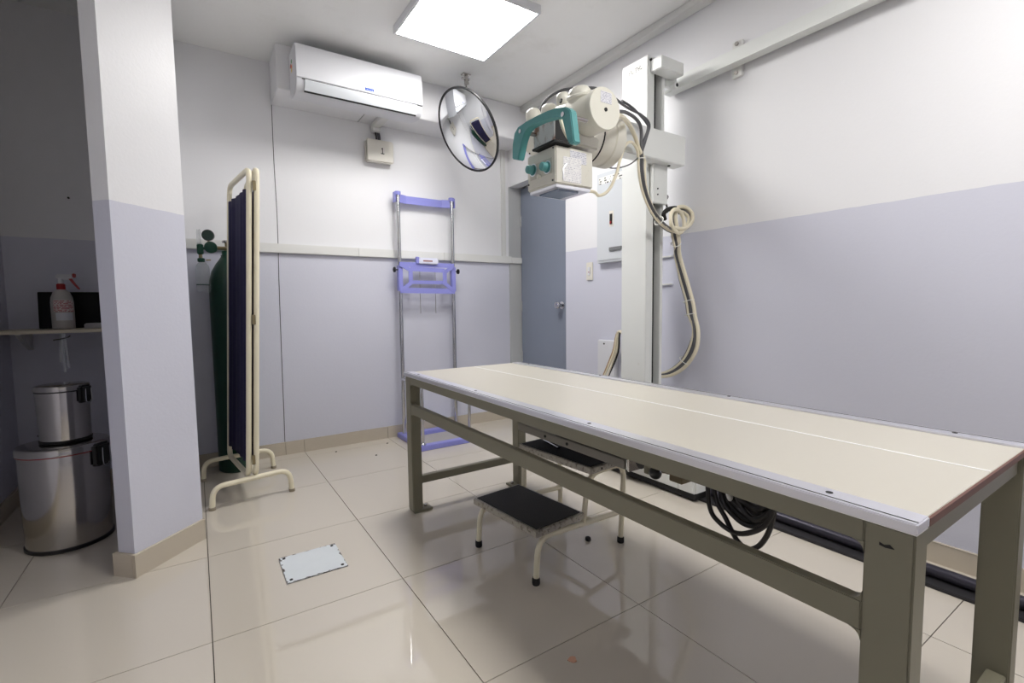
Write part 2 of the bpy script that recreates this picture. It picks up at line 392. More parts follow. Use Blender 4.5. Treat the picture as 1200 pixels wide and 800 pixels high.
# door
dr = thing('door_1', 'blue-grey flush door in the recess of the right wall', None, (XD, 1.56, 0), kind='structure')
MB().box(XD-.004, XD+.036, 1.215, YB-.018, 0.01, 2.03, 0.002).build('door_leaf', DOOR, dr)
MB().box(XD+.002, XD+.05, 1.14, 1.213, 0, 2.035).build('jamb', DARK, dr)
kn = MB().lathe([(.031, 0), (.031, .006), (.014, .012), (.012, .03), (.026, .042), (.03, .055), (.024, .066), (.008, .07)], (XD-.004, 1.33, 1.005), (-1, 0, 0), 24).build('door_knob', CHROME, dr, label='round polished steel knob')
for z in (1.75, 1.0, .55):
    MB().cyl((XD-.008, YB-.022, z-.045), (XD-.008, YB-.022, z+.045), .007, 10).build('hinge', JAMB, dr)

# ------------------------------------------------------------------ ceiling lights
def panel_light(x0, x1, y0, y1, strength, label):
    t = thing('ceiling_light', label, 'ceiling light', ((x0+x1)/2, (y0+y1)/2, H-.045), group='square ceiling light panels')
    z0 = H-.045; fw = .012
    f = MB(); f.box(x0, x1, y0, y0+fw, z0, H); f.box(x0, x1, y1-fw, y1, z0, H); f.box(x0, x0+fw, y0+fw, y1-fw, z0, H); f.box(x1-fw, x1, y0+fw, y1-fw, z0, H)
    f.build('frame', WHITEP, t)
    MB().box(x0+fw, x1-fw, y0+fw, y1-fw, z0+.002, z0+.008).build('diffuser', emis('lit_diffuser', (255, 253, 250), strength), t)
panel_light(1.632, 2.232, 0.49, 1.09, LAMP_A, 'lit square ceiling light panel near the convex mirror')
panel_light(1.632, 2.232, -2.0, -1.4, LAMP_B, 'lit square ceiling light panel added out of view behind the camera')  # unseen second panel, added for its light

# ------------------------------------------------------------------ examination table
TX0, TX1, TY0, TY1 = 1.438, 2.122, -1.425, 0.572
tb = thing('examination_table', 'long x-ray examination table with cream top and olive grey steel frame', 'table', (1.79, -.42, 0))
ZT = .690
top = MB().box(1.490, 2.070, TY0+.004, TY1, ZT-.0165, ZT-.004, 0.001).build('table_top', TTOP, tb)
MB().box(1.490, 2.070, TY0, TY0+.004, ZT-.0165, ZT-.0045).build('brown_edge', TEDGE, top)
MB().box(1.490, 2.070, TY1, TY1+.004, ZT-.0165, ZT-.0045).build('brown_edge', TEDGE, top)
MB().box(1.822, 1.829, TY0+.006, TY1-.02, ZT-.0045, ZT-.0032).build('centre_line', LINEW, top, label='white line along the table top')
for s, (a, b) in enumerate(((1.438, 1.488), (2.072, 2.122))):
    r = MB(); r.box(a, b, TY0, TY1, ZT-.0165, ZT-.0005, .002)
    rail = r.build('side_rail', ALU, tb)
    gx = a+.009 if s == 0 else b-.011
    MB().box(a+.003, b-.003, TY0+.001, TY1-.001, ZT-.0185, ZT-.0165).build('seam_strip', LINEW, rail)
    MB().box(gx, gx+.002, TY0+.002, TY1-.002, ZT-.0008, ZT+.0001).build('groove', DARK, rail)
    for y in (-1.30, -.72, -.1, .45):
        MB().cyl(((a+b)/2+.004, y, ZT-.001), ((a+b)/2+.004, y, ZT+.0002), .0055, 12).build('rail_screw', DARK, rail)
FX0, FX1 = 1.445, 2.115
LW = .05; ZB0, ZB1 = .636, ZT-.0185
def leg(x0, y0, y1):
    lg = MB().box(x0, x0+LW, y0, y1, .012, ZB1, .003).build('leg', TPAINT, tb)
    MB().box(x0+.004 if x0 < 1.8 else x0-.045, x0+.1 if x0 < 1.8 else x0+.05, y0-.004, y1+.004, 0, .012, .002).build('foot_plate', TPAINT, lg)
    MB().cyl((x0+.075 if x0 < 1.8 else x0-.025, (y0+y1)/2, .012), (x0+.075 if x0 < 1.8 else x0-.025, (y0+y1)/2, .022), .009, 6).build('foot_bolt', STEEL, lg)
leg(FX0, TY1-.068, TY1-.006); leg(FX0, TY0+.003, TY0+.066); leg(FX1-LW, TY1-.068, TY1-.006); leg(FX1-LW, TY0+.003, TY0+.066)
MB().box(FX0, FX0+.024, TY0+.066, TY1-.068, ZB0, ZB1, .002).build('side_beam', TPAINT, tb)
MB().box(FX0, FX0+.024, TY0+.066, TY1-.068, .493, .541, .002).build('stretcher', TPAINT, tb)
MB().box(FX1-.024, FX1, TY0+.066, TY1-.068, ZB0, ZB1, .002).build('side_beam', TPAINT, tb)
def fillet(y, z, sy, sz, r=.016):
    p = [(y, z)]+[(y+sy*r*(1-math.sin(t)), z+sz*r*(1-math.cos(t))) for t in [i*math.pi/12 for i in range(7)]]
    MB().prism(p, 'x', FX0+.0005, FX0+.022).build('fillet', TPAINT, tb)
for yy, sy in ((TY0+.066, 1), (TY1-.068, -1)):
    for zz, sz in ((ZB0, -1), (.541, 1), (.493, -1)): fillet(yy, zz, sy, sz)
for y in (TY1-.045, TY0+.012):
    MB().box(FX0+LW, FX1-LW, y, y+.03, .628, ZB1, .002).build('end_beam', TPAINT, tb)
    MB().box(FX0+LW, FX1-LW, y-.004, y+.028, .135, .172, .002).build('floor_stretcher', TPAINT, tb)
MB().box(FX0+.006, FX0+.036, TY1-.0695, TY1-.068, ZB1-.03, ZB1-.018).build('maker_plate', DARK, tb)
MB().prism([(-1.398, .640), (-1.392, .645), (-1.385, .6425), (-1.379, .6445), (-1.379, .640), (-1.387, .6385)], 'x', FX0-.0006, FX0+.0002).build('paint_chip', DARK, tb)
# cassette tray hung below the top
tr = MB().box(1.806, 2.06, -.537, .11, .478, ZT-.026).build('cassette_tray', DARK, tb, label='black cassette tray under the table top')
MB().box(1.796, 1.806, -.537, .11, .445, .478, .002).build('tray_rail', TRAYM, tr, label='aluminium front rail of the tray')
MB().box(2.05, 2.06, -.537, .11, .445, .478, .002).build('tray_rail', TRAYM, tr)
for u, v in ((639, 511), (664.5, 520)):
    p = PX(u, v, 1.796); MB().cyl(p, p+Vector((-.003, 0, 0)), .006, 10).build('rail_screw', DARK, tr)
p = PX(736, 541, 1.80); q_ = PX(757, 549, 1.80)
MB().box(1.80, 1.86, p.y-.006, p.y+.006, .44, .60, .002).build('tray_bracket', STEEL, tr)
MB().box(1.80, 1.86, q_.y-.01, q_.y+.01, .455, .60, .002).build('tray_bracket', TPAINT, tr)
MB().cyl(PX(750, 543, 1.80), PX(750, 543, 1.80)+Vector((.05, 0, 0)), .018, 16).build('bracket_knob', BLACK, tr)
MB().box(1.82, 1.90, PX(799, 562, 1.82).y, PX(784, 556, 1.82).y, .452, .50, .002).build('lever_block', mat('bronze_dark', (104, 92, 66), .5), tr)
MB().box(1.815, 1.96, PX(801, 562, 1.82).y, PX(772, 548, 1.82).y, .475, ZT-.026, .002).build('lever_housing', DARK, tr)
lv = MB().cyl(PX(772, 552, 1.70), PX(786, 554, 1.82), .006, 10).build('lever', CHROME, tb)
MB().sphere(PX(768, 554, 1.70), .0185, seg=18).build('lever_ball', BLACK, lv, label='black ball grip')

# black cable coil hanging below the table
cc = thing('cable_coil', 'coil of thick black cable hanging under the examination table', 'cable', PX(872, 600, 1.62))
coil = [[(829, 548), (831, 590), (843, 612), (866, 625), (893, 618), (905, 598), (908, 575)],
        [(835, 550), (838, 580), (851, 608), (864, 633), (878, 643), (893, 636), (905, 610), (913, 580)],
        [(840, 552), (846, 582), (862, 606), (880, 616), (896, 609), (905, 590), (909, 572)],
        [(844, 553), (850, 580), (864, 600), (882, 611), (899, 604), (908, 588), (913, 575)],
        [(848, 555), (856, 578), (870, 594), (886, 602), (901, 597), (909, 585), (912, 574)],
        [(853, 556), (862, 577), (874, 589), (889, 595), (902, 590), (908, 580), (910, 572)],
        [(857, 557), (864, 582), (878, 605), (890, 608), (902, 599), (910, 582), (916, 574)],
        [(858, 557), (865, 580), (876, 592), (890, 597), (900, 592), (906, 584), (907, 570)],
        [(856, 556), (862, 571), (875, 579), (888, 581), (899, 578), (905, 570), (906, 565)]]
for k, path in enumerate(coil):
    pts = [PX(u, v, 1.585+.012*(k % 5)+.004*math.sin(i*1.3+k)) for i, (u, v) in enumerate(path)]
    for p_ in (pts[0], pts[-1]): p_.z = .655
    MB().tube(smooth_path(pts, 6), .0062 if k > 1 else .0056, 8).build('cable_loop', CABB, cc)
MB().tube(smooth_path([PX(848, 560, 1.57), PX(851, 572, 1.565), PX(855, 585, 1.57), PX(857, 578, 1.62), PX(853, 562, 1.62)], 5, True), .004, 8, closed=True).build('tie_strap', TIE, cc)

# ------------------------------------------------------------------ two-step stool
f1, ang = Vector((1.55, .047, 0)), math.radians(5.5)
SU = Vector((math.sin(ang), -math.cos(ang), 0)); SV = Vector((math.cos(ang), math.sin(ang), 0))      # along the treads, towards the back
def S(a, b, z): return f1 + SU*a + SV*b + Vector((0, 0, z))
st = thing('step_stool', 'two-step stool with black ribbed treads and cream tube legs under the table', 'stool', S(.18, .23, 0))
Wd, Dp, Z1, Z2 = .36, .48, .205, .388
def tread(b0, b1, z, ex=0.0):
    c = S(Wd/2+ex/2, (b0+b1)/2, z-.012)
    t = MB().obox(c, SU, SV, (0, 0, 1), Wd/2+.018+ex/2, (b1-b0)/2, .013, .003).build('tread', TREADRIM, st, label='scuffed metal rimmed tread')
    m = MB().obox(c+Vector((0, 0, .0135)), SU, SV, (0, 0, 1), Wd/2+.006+ex/2, (b1-b0)/2-.012, .0018).build('rubber_mat', RIB, t, label='black ribbed rubber mat')
    for a in (-.012, Wd+.012+ex):
        MB().cyl(S(a-.007*(1 if a < 0 else -1), b0+.06, z-.012), S(a+(-.008 if a < 0 else .008), b0+.06, z-.012), .005, 8).build('rivet', STEEL, t)
tread(-.012, .235, Z1); tread(.235, .49, Z2, .035)
for a in (0, Wd):
    # lower hoop: front foot up, bend back under the low tread to the rear leg
    MB().tube(round_path([S(a, 0, .012), S(a, .012, Z1-.034), S(a, Dp-.01, Z1-.07)], .07), .011, 12).build('lower_hoop', ENAM, st)
    # upper hoop: down at both ends
    MB().tube(round_path([S(a, .25, Z1-.05), S(a+(.02 if a else 0), .255, Z2-.036), S(a+(.02 if a else 0), Dp-.005, Z2-.036), S(a, Dp, .012)], .07), .011, 12).build('upper_hoop', ENAM, st)
    for b in (0, Dp):
        MB().lathe([(.013, 0), (.0145, .004), (.0145, .022), (.0125, .026)], S(a, b, 0), seg=14).build('foot_cap', RUBBER, st)
MB().tube([S(0, .30, Z1-.057), S(Wd, .30, Z1-.057)], .009, 10).build('cross_tube', ENAM, st)
# metal rod left lying on the upper tread
rp = [PZ(638, 515, Z2+.012), PZ(655, 524, Z2+.012)]
MB().cyl(rp[0], rp[1], .009, 14, b=.003).build('steel_rod', CHROME, label='short shiny metal bar lying on the upper tread of the stool', category='bar')
# cap and chips on the floor
c = PZ(689, 633, 0); MB().lathe([(.010, 0), (.012, .003), (.011, .014), (.006, .017)], c, seg=14).build('rubber_cap', RUBBER, label='small black rubber cap lying on the floor under the table', category='cap')
c = PZ(671, 773, 0); MB().prism([(c.x+.012*math.cos(t)*(1+.25*math.sin(3*t)), c.y+.012*math.sin(t)*(1+.2*math.cos(5*t))) for t in [i*math.pi/6 for i in range(12)]], 'z', 0, .002).build('paint_flake', mat('pink_flake', (206, 158, 132), .6), label='small pinkish flake lying on the shaded floor tile', category='flake')

# ------------------------------------------------------------------ floor hatch
h = thing('floor_hatch', 'pale steel cover plate with chipped edges set on the floor tiles', 'hatch', (.945, .308, 0))
pl = MB().box(.836, 1.054, .202, .414, 0, .005, .001).build('plate', HATCH, h)
for x in (.853, 1.037):
    for y in (.219, .397): MB().cyl((x, y, .005), (x, y, .0065), .006, 12).build('screw', DARK, h)

# ------------------------------------------------------------------ tube stand: column, arm, head
cs = thing('xray_tube_stand', 'white floor-mounted x-ray column carrying the tube head on a cross arm', 'x-ray machine', (2.70, .18, 0.03))
CX0, CX1, CY0, CY1, CZ = 2.62, 2.755, .095, .272, 2.285
col = MB(); col.box(CX0, CX0+.055, CY0, CY1, .10, CZ, .003); col.box(CX0+.055, CX1, CY0+.045, CY1, .10, CZ-.012, .002)
col.box(CX1-.022, CX1, CY0, CY0+.046, .10, CZ-.012, .002)
colo = col.build('column', MACH, cs)
MB().box(CX0+.056, CX1-.023, CY0+.042, CY0+.0449, .11, CZ-.04).build('slot', DARK, colo)
MB().box(CX0+.057, CX0+.070, CY0+.026, CY0+.040, 1.89, CZ-.06, .002).build('guide_rail', ALU, colo)
MB().cyl((CX0+.080, CY0+.03, .12), (CX0+.080, CY0+.03, CZ-.05), .004, 10).build('counterweight_cable', STEEL, colo)
MB().box(CX0-.001, CX0, CY0+.03, CY1-.045, CZ-.055, CZ-.03).build('maker_print', INKW, colo)
cap = MB().box(CX0+.02, CX1+.06, CY0-.075, CY0+.0, CZ-.085, CZ-.022, .004).build('top_bracket', MACH, cs)
MB().box(CX0+.004, CX1+.012, CY0+.002, CY1-.002, CZ-.012, CZ+.004, .003).build('top_cap', MACH, cs)
for dx in (.02, .10): MB().cyl((CX0+dx, CY0+.003, CZ-.02), (CX0+dx, CY0-.008, CZ-.02), .0065, 10).build('bolt', BLACK, cap)
rl = MB().cyl((CX1+.062, CY0-.03, CZ-.115), (CX1+.062, CY0+.004, CZ-.115), .019, 20, b=.003).build('guide_roller', MACH, cap)
MB().cyl((CX1+.062, CY0-.033, CZ-.115), (CX1+.062, CY0-.029, CZ-.115), .009, 14).build('roller_hub', BLACK, rl)
MB().box(CX1+.02, CX1+.10, CY0+.0, CY0+.03, CZ-.115, CZ-.03, .003).build('roller_plate', MACH, cap)
# carriage on the rail
cb = MB(); cb.box(2.66, 2.83, -.10, .58, .04, .105, .006); cb.box(2.655, 2.83, -.20, -.09, .035, .145, .012)
cbo = cb.build('rail_carriage', MACH, cs)
MB().box(2.665, 2.825, -.195, .575, .012, .041).build('carriage_gap_shade', DARK, cbo)  # dark block standing in for the shaded wheel gap under the carriage
MB().cyl((2.655, -.145, .10), (2.645, -.145, .10), .013, 16).build('carriage_bolt', TRIMW, cbo)
MB().box(CX0-.01, CX1+.03, CY0-.03, CY1+.03, .10, .16, .004).build('column_foot', MACH, cs)
# arm
AY0, AY1, AZ0, AZ1 = .01, .09, 1.735, 1.885
am = MB().box(2.20, 2.825, AY0, AY1, AZ0, AZ1, .004).build('cross_arm', MACH, cs)
for x in (2.26, 2.74): MB().cyl((x, .05, AZ0+.001), (x, .05, AZ0-.004), .008, 12).build('arm_bolt', DARK, am)
MB().box(CX0+.02, CX1-.005, CY0-.03, CY0-.004, 1.535, AZ0, .003).build('arm_carriage', MACH, am)
for z in (1.58, 1.61): MB().cyl((CX0+.05, CY0-.03, z), (CX0+.05, CY0-.034, z), .004, 8).build('carriage_screw', BLACK, am)
# trunnion between arm and tube
TC = Vector((0, -.035, 1.735))
trn = MB().lathe([(.02, 0), (.098, 0), (.104, .006), (.104, .055), (.112, .06), (.112, .12), (.104, .124), (.104, .2), (.11, .205), (.11, .255), (.02, .26)], (1.96, TC.y, TC.z), (1, 0, 0), 40).build('trunnion', CREAMM, cs)
for x in (2.018, 2.083): MB().lathe([(.1045, 0), (.1135, .001), (.1135, .004), (.1045, .005)], (x, TC.y, TC.z), (1, 0, 0), 40).build('scale_ring', DARK, trn)
# tube housing
HX, HZ, HR = 1.838, 1.688, .070
Y0h, Y1h = -.392, .045
tubeo = MB().lathe([(.02, 0), (HR-.004, 0), (HR, .006), (HR, .10), (HR+.006, .13), (HR+.012, .20), (HR+.006, .27), (HR-.006, .30), (HR-.012, .36), (HR-.018, .42), (.02, .437)], (HX, Y0h, HZ), (0, 1, 0), 40).build('tube_housing', TUBEW, cs)
ec = MB().lathe([(.002, 0), (HR+.001, 0), (HR+.003, .004), (HR+.003, .02), (HR, .022)], (HX, Y0h-.006, HZ), (0, 1, 0), 40).build('end_cap', TUBEW, tubeo)
MB().cyl((HX+.002, Y0h-.009, HZ-.004), (HX+.002, Y0h-.006, HZ-.004), .0065, 12).build('cap_hole', DARK, ec)
MB().box(HX-.022, HX+.03, Y0h-.0068, Y0h-.0058, HZ+.018, HZ+.056).build('rating_label', PAPER2, ec, label='small printed rating label')
def horn(p, qv, r, name='cable_horn'):
    p, qv = Vector(p), Vector(qv); d = qv-p; Lh = d.length; d.normalize()
    pr = [(r*.98, 0), (r, Lh*.3), (r, Lh*.6), (r*.93, Lh*.78), (r*.75, Lh*.92), (r*.45, Lh*.985), (.003, Lh)]
    return MB().lathe(pr, p, d, 28).build(name, TUBEW, tubeo)
horn((HX-.005, -.285, HZ+.02), (HX-.03, -.292, HZ+.108), .044)
MB().lathe([(.045, 0), (.049, .003), (.049, .010), (.045, .013)], (HX-.019, -.289, HZ+.068), (-.27, -.07, .95), 28).build('horn_collar', TUBEW, tubeo)
c0 = PX(661, 118, 1.83); horn(c0+Vector((.02, .01, -.05)), c0+Vector((-.012, 0, .03)), .028)
c0 = PX(645, 131, 1.83); horn(c0+Vector((.01, .01, -.05)), c0+Vector((-.01, 0, .03)), .034)
c0 = PX(627, 136, 1.83); horn(c0+Vector((.01, .0, -.05)), c0+Vector((-.01, .01, .03)), .034)
MB().cyl(PX(658, 118.5, 1.80), PX(656.5, 118, 1.795), .009, 14).build('horn_plug', DARK, tubeo)
MB().box(1.755, 1.90, -.31, -.12, 1.578, 1.625, .008).build('mounting_plate', CREAMM, cs)
MB().lathe([(.055, 0), (.062, .004), (.062, .03), (.055, .034)], (1.80, -.215, 1.552), (0, 0, 1), 32).build('rotation_ring', STEEL, cs)
# collimator
KX0, KX1, KY0, KY1, KZ0, KZ1 = 1.682, 1.858, -.315, -.145, 1.432, 1.562
kb = MB().box(KX0, KX1, KY0, KY1, KZ0, KZ1, .004).build('collimator', CREAMM, cs, label='scuffed cream collimator box with teal knobs')
MB().box(KX0+.006, KX1-.006, KY0+.006, KY1-.006, KZ0-.012, KZ0, .002).build('collimator_base', ALU, kb)
MB().box(KX0+.03, KX1-.05, KY0+.025, KY1-.035, KZ0-.018, KZ0-.012).build('light_window', mat('window_plastic', (120, 132, 150), .15), kb)
def knob(u, v, r):
    p = PX(u, v, KX0)
    k = MB().lathe([(r*1.25, 0), (r*1.25, .003), (r*.55, .004), (r*.55, .007), (r, .008), (r, .024), (r*.85, .028), (.002, .029)], p, (-1, 0, 0), 24).build('knob', TEAL, kb, label='teal knob')
    MB().lathe([(r*1.5, 0), (r*1.5, .0015), (r*1.2, .0017)], p, (-1, 0, 0), 24).build('dial', ALU, k)
knob(625, 199.5, .0155); knob(641.5, 196, .0155)
p = PX(633, 207, KX0); MB().cyl(p, p+Vector((-.012, 0, 0)), .007, 14).build('push_button', OFFW, kb)
p = PX(634, 199, KX0); MB().box(KX0-.0012, KX0, p.y-.066, p.y+.066, p.z-.026, p.z+.028).build('control_plate', mat('control_plate_grey', (196, 192, 180), .4), kb)
for u, v in ((620, 217), (648, 211), (621, 180), (648.5, 173)):
    p = PX(u, v, KX0); MB().cyl(p, p+Vector((-.003, 0, 0)), .003, 8).build('screw', DARK, kb)
a, b = PY(660, 212, KY0), PY(681, 187, KY0)
MB().box(a.x, b.x, KY0-.0012, KY0-.0002, a.z, b.z).build('paper_label', PAPER, kb, label='white printed paper label')
a, b = PY(668, 190, KY0), PY(687, 180, KY0)
MB().box(a.x, b.x, KY0-.0008, KY0-.0002, a.z, b.z).build('paper_label', PAPER2, kb)
MB().tube([PY(664, 192, KY0-.002), PY(660, 197, KY0-.002), PY(660, 210, KY0-.002)], .0022, 8).build('label_clip', ALU, kb)
# scuffed steel box above the collimator
sb = MB().box(1.668, 1.745, -.328, -.205, 1.572, 1.668, .002).build('steel_box', RUSTY, cs, label='scuffed bare steel box with brown wear')
MB().box(1.664, 1.75, -.331, -.202, 1.5655, 1.5725).build('box_lip', DARK, sb)
MB().box(1.671, 1.743, -.3295, -.3275, 1.575, 1.665).build('box_side', DARK, sb)
# teal handle
out = [(603.5, 187), (604.3, 170), (606, 157), (610, 149.5), (620, 143.5), (633, 136.5), (645, 131), (657, 127), (667, 126), (672, 130), (676.5, 167), (671, 170), (667.5, 164), (663, 136.5), (650, 139), (636, 143), (623, 148.5), (617.5, 155), (614, 166), (610.5, 188)]
poly = [(PX(u, v, 1.615).y, PX(u, v, 1.615).z) for u, v in out]
hd = MB().prism(poly, 'x', 1.602, 1.630, .003).build('handle', TEAL, cs, label='angular teal grip handle')
for u, v in ((610, 154), (660, 134)):
    p = PX(u, v, 1.602); MB().cyl(p, p+Vector((-.004, 0, 0)), .0075, 14).build('handle_bolt', CHROME, hd)
    MB().cyl(p+Vector((.03, 0, 0)), (1.70, p.y, p.z), .007, 10).build('handle_post', STEEL, hd)
# lamp cord in the back of the handle
MB().tube(smooth_path([PX(657, 140, 1.66), PX(660, 150, 1.655), PX(665, 160, 1.66), PX(670, 166, 1.69)], 6), .006, 8).build('lamp_cord', CABC, cs)

# ------------------------------------------------------------------ cables
cg = thing('cable_bundle', 'bundle of cream and grey cables looping from tube head to column', 'cable', PY(751, 190, -.03))
def cable(pts, r, m, n=7): return MB().tube(smooth_path(pts, n), r, 10).build('cable', m, cg)
mid = [PY(750.5, 186, -.03), PY(750.5, 200, -.03), PY(753, 220, -.02), PY(760, 241, -.01), PY(771, 259, .0), PY(784, 270, .01), PY(797, 271, .02), PY(806, 263, .035), PY(806, 253, .05), PY(798, 246, .06), PY(789, 247, .05), PY(787, 256, .05), PY(789, 272, .045), PY(791, 285, .04)]
low = [PX(793, 297, 2.83), PX(801, 325, 2.86), PX(808.5, 352, 2.87), PX(811, 368, 2.87), PX(814.5, 385, 2.87), PX(813, 405, 2.87), PX(804, 422, 2.87), PX(791, 433, 2.86), PX(776, 438, 2.84), Vector((2.80, .26, .60)), Vector((2.79, .33, .62))]
starts = {
 0: ([PX(632, 133, 1.86), PX(640, 117, 1.86), PX(658, 106, 1.9), PX(680, 103.5, 1.93), PX(700, 104, 1.98), PX(717, 113, 2.05), PY(735, 126, -.06), PY(752, 135, -.05), PY(761, 146, -.04), PY(757, 163, -.035)], .0058, CABG),
 1: ([Vector((1.9, -.36, 1.70)), PY(723, 131, -.28), PY(733, 131.5, -.16), PY(745, 139, -.07), PY(751, 150, -.04), PY(751.5, 168, -.035)], .0078, CABG),
 2: ([Vector((1.9, -.34, 1.68)), PY(727, 136, -.26), PY(738, 147, -.12), PY(745, 162, -.05), PY(748.5, 174, -.035)], .0098, CABC),
 3: ([Vector((1.86, -.15, 1.45)), PY(693, 224, -.16), PY(702, 229, -.16), PY(713, 223, -.15), PY(722, 205, -.12), PY(727, 186, -.10), PY(733, 170, -.08), PY(740, 166.5, -.05), PY(746, 174, -.035)], .0066, CABC),
 4: ([PY(729, 118, -.06), PY(742, 127, -.05), PY(757, 143, -.045), PY(759, 152, -.04), PY(752, 172, -.035)], .0058, CABG)}
offs = [(-.008, -.006, 0), (.001, -.012, .0), (.018, -.010, .0), (-.019, -.002, 0), (.006, .004, 0)]
lowoff = [(.0, .021), (-.014, -.006), (-.006, .013), (.0, .002), (-.008, .005)]
BUN = []
for k in range(5):
    s0, r, m = starts[k]; o = Vector(offs[k])
    P = list(s0)
    for i, p_ in enumerate(mid):
        a = i*.55; w_ = .85
        rot = Vector((o.x*math.cos(a)-o.y*math.sin(a)*.5, o.y, o.x*math.sin(a)*.6+o.y*math.cos(a)*.7))
        P.append(p_ + rot*w_)
    for i, p_ in enumerate(low):
        sp = .35 if i in (0, 4) else 1.0
        P.append(p_ + Vector((lowoff[k][0]*.6, lowoff[k][1]*1.3*sp, lowoff[k][0]*.3)))
    cable(P, r, m, 6); BUN.append((P[len(s0):len(s0)+len(mid)], P[len(s0)+len(mid):]))
# second thick cream cable only in the coil and the lower loop
P = [p_ + Vector((.004, -.022, .012)) for p_ in mid[5:]] + [p_ + Vector((-.004, -.022, -.010)) for p_ in low]
cable(P, .0105, CABC, 6)
cc0 = PY(794, 259, .0)
MB().tube([cc0+Vector((math.cos(t)*.068, .012*math.sin(t+1), math.sin(t)*.062)) for t in [i*math.pi/14 for i in range(28)]], .010, 10, closed=True).build('cable', CABC, cg)
# thin grey lead under the arm
cable([PY(708, 177, -.02), PY(707, 187, -.03), PY(711, 195, -.03), PY(722, 197, -.03), PY(737, 193, -.035), PY(748, 185, -.035)], .0032, CABG)
def tie(c, ax, r):
    ax = Vector(ax).normalized(); a = ax.orthogonal().normalized(); b = ax.cross(a)
    MB().tube([Vector(c)+(a*math.cos(t)+b*math.sin(t))*r for t in [i*math.pi/8 for i in range(16)]], .0024, 6, closed=True).build('zip_tie', TIE, cg)
def avg(w, i): return sum((bn[w][i] for bn in BUN), Vector())/len(BUN)
tie(avg(0, 0), mid[1]-mid[0], .024); tie(avg(0, 4), mid[5]-mid[3], .024)
for i, r_ in ((2, .03), (3, .03), (6, .032)): tie(avg(1, i)+Vector((0, -.004, 0)), low[i+1]-low[i-1], r_)
tie(avg(0, -1), low[0]-mid[-1], .026)
# lower bundle coming out behind the column to the floor
lb = thing('cable_run', 'cream and dark cables running down behind the column', 'cable', PX(708, 440, 2.89))
for k, (dx, m, r) in enumerate(((0, CABC, .008), (.018, CABC, .007), (.03, CABB, .006), (-.012, mat('cable_tan', (176, 146, 112), .5), .006))):
    MB().tube(smooth_path([Vector((2.85, .30, .62+.02*k)), PX(727+dx*60, 388, 2.88), PX(720+dx*150, 412, 2.90), PX(709+dx*170, 440, 2.91), PX(700+dx*180, 462, 2.91)+Vector((0, 0, 0)), Vector((2.90, .60-.03*k, .012)) ], 6), r, 8).build('cable', m, lb)
# hook that carries the coil
hk = thing('cable_hook', 'dark hook with a short chain holding the cable loop on the column', 'hook', PY(781, 240, .08))
MB().cyl(PY(780.5, 231, .07), PY(780.5, 231, .0945), .014, 16).build('hook_bolt', STEEL, hk)
for i in range(4):
    c = PY(780.5+.4*i, 236+3.6*i, .075)
    MB().tube([c+Vector((math.cos(t)*.005, math.sin(t)*.002*(1 if i % 2 else -1), math.sin(t)*.011)) for t in [j*math.pi/6 for j in range(12)]], .0022, 6, closed=True).build('chain_link', BLACK, hk)
MB().tube(smooth_path([PY(779, 257, .045), PY(778, 250, .035), PY(784, 245, .03), PY(793, 244, .035), PY(797, 249, .05)], 6), .012, 10).build('rubber_sling', RUBBER, hk)

# ------------------------------------------------------------------ rails
fr = thing('floor_rail', 'dark steel floor rail of round bar and flat strip along the right wall', 'rail', (2.75, -.7, 0))
MB().cyl((2.778, -2.8, .034), (2.778, 1.0, .034), .021, 18).build('round_bar', mat('rail_dark_steel', (62, 60, 70), .35, metal=.5), fr)
MB().box(2.708, 2.80, -2.8, 1.0, 0, .012, .002).build('flat_strip', mat('rail_black', (44, 43, 46), .5), fr)
wt = thing('wall_track', 'white wall-mounted guide track running along the upper right wall', 'rail', (2.9, -1.2, 2.2))
MB().prism([(2.862, 2.175), (2.918, 2.175), (2.918, 2.262), (2.905, 2.262), (2.905, 2.192), (2.862, 2.192)], 'y', -2.85, .19).build('track', MACH, wt)
for y in (-.212, -1.15, -2.1):
    bk = MB().box(2.918, XR, y-.026, y+.026, 2.128, 2.30, .002).build('bracket', TRIMW, wt)
    for z in (2.285, 2.147): MB().cyl((2.918, y, z), (2.909, y, z), .010, 6).build('bracket_bolt', STEEL, bk)

# ------------------------------------------------------------------ wall fittings on the right wall
ep = thing('breaker_panel', 'grey electrical breaker panel on the right wall beside the column', 'electrical panel', (XR, .6, 1.284))
bd = MB().box(2.905, XR, .43, .77, 1.284, 1.873, .003).build('panel_body', GREYP, ep)
MB().box(2.900, 2.905, .44, .758, 1.30, 1.86, .002).build('panel_door', GREYP, ep)
MB().box(2.899, 2.9005, .47, .745, 1.80, 1.845).build('panel_print', INKW, ep)
p = PX(716.5, 256, 2.9)
sw = MB().box(2.898, 2.9015, p.y-.018, p.y+.018, p.z-.05, p.z+.05).build('breaker_window', OFFW, ep)
MB().box(2.892, 2.899, p.y-.010, p.y+.010, p.z-.036, p.z+.03, .001).build('breaker', BLACK, sw)
MB().box(2.890, 2.893, p.y-.006, p.y+.006, p.z-.034, p.z-.016).build('red_flag', REDP, sw)
p = PX(721, 291, 2.9); MB().box(2.89, 2.901, p.y-.06, p.y+.05, p.z-.011, p.z+.011, .002).build('pull_handle', mat('handle_grey', (120, 122, 124), .4), ep)
ls = thing('light_switch', 'ivory wall switch plate between the door and the breaker panel', 'switch', (XR, .875, 1.18))
MB().box(XR-.008, XR, .843, .908, 1.178, 1.302, .003).build('plate', OFFW, ls)
MB().box(XR-.013, XR-.007, .862, .889, 1.212, 1.268, .002).build('rocker', WHITEP, ls)
MB().cyl((XR-.0145, .875, 1.234), (XR-.012, .875, 1.234), .004, 10).build('indicator', REDP, ls)
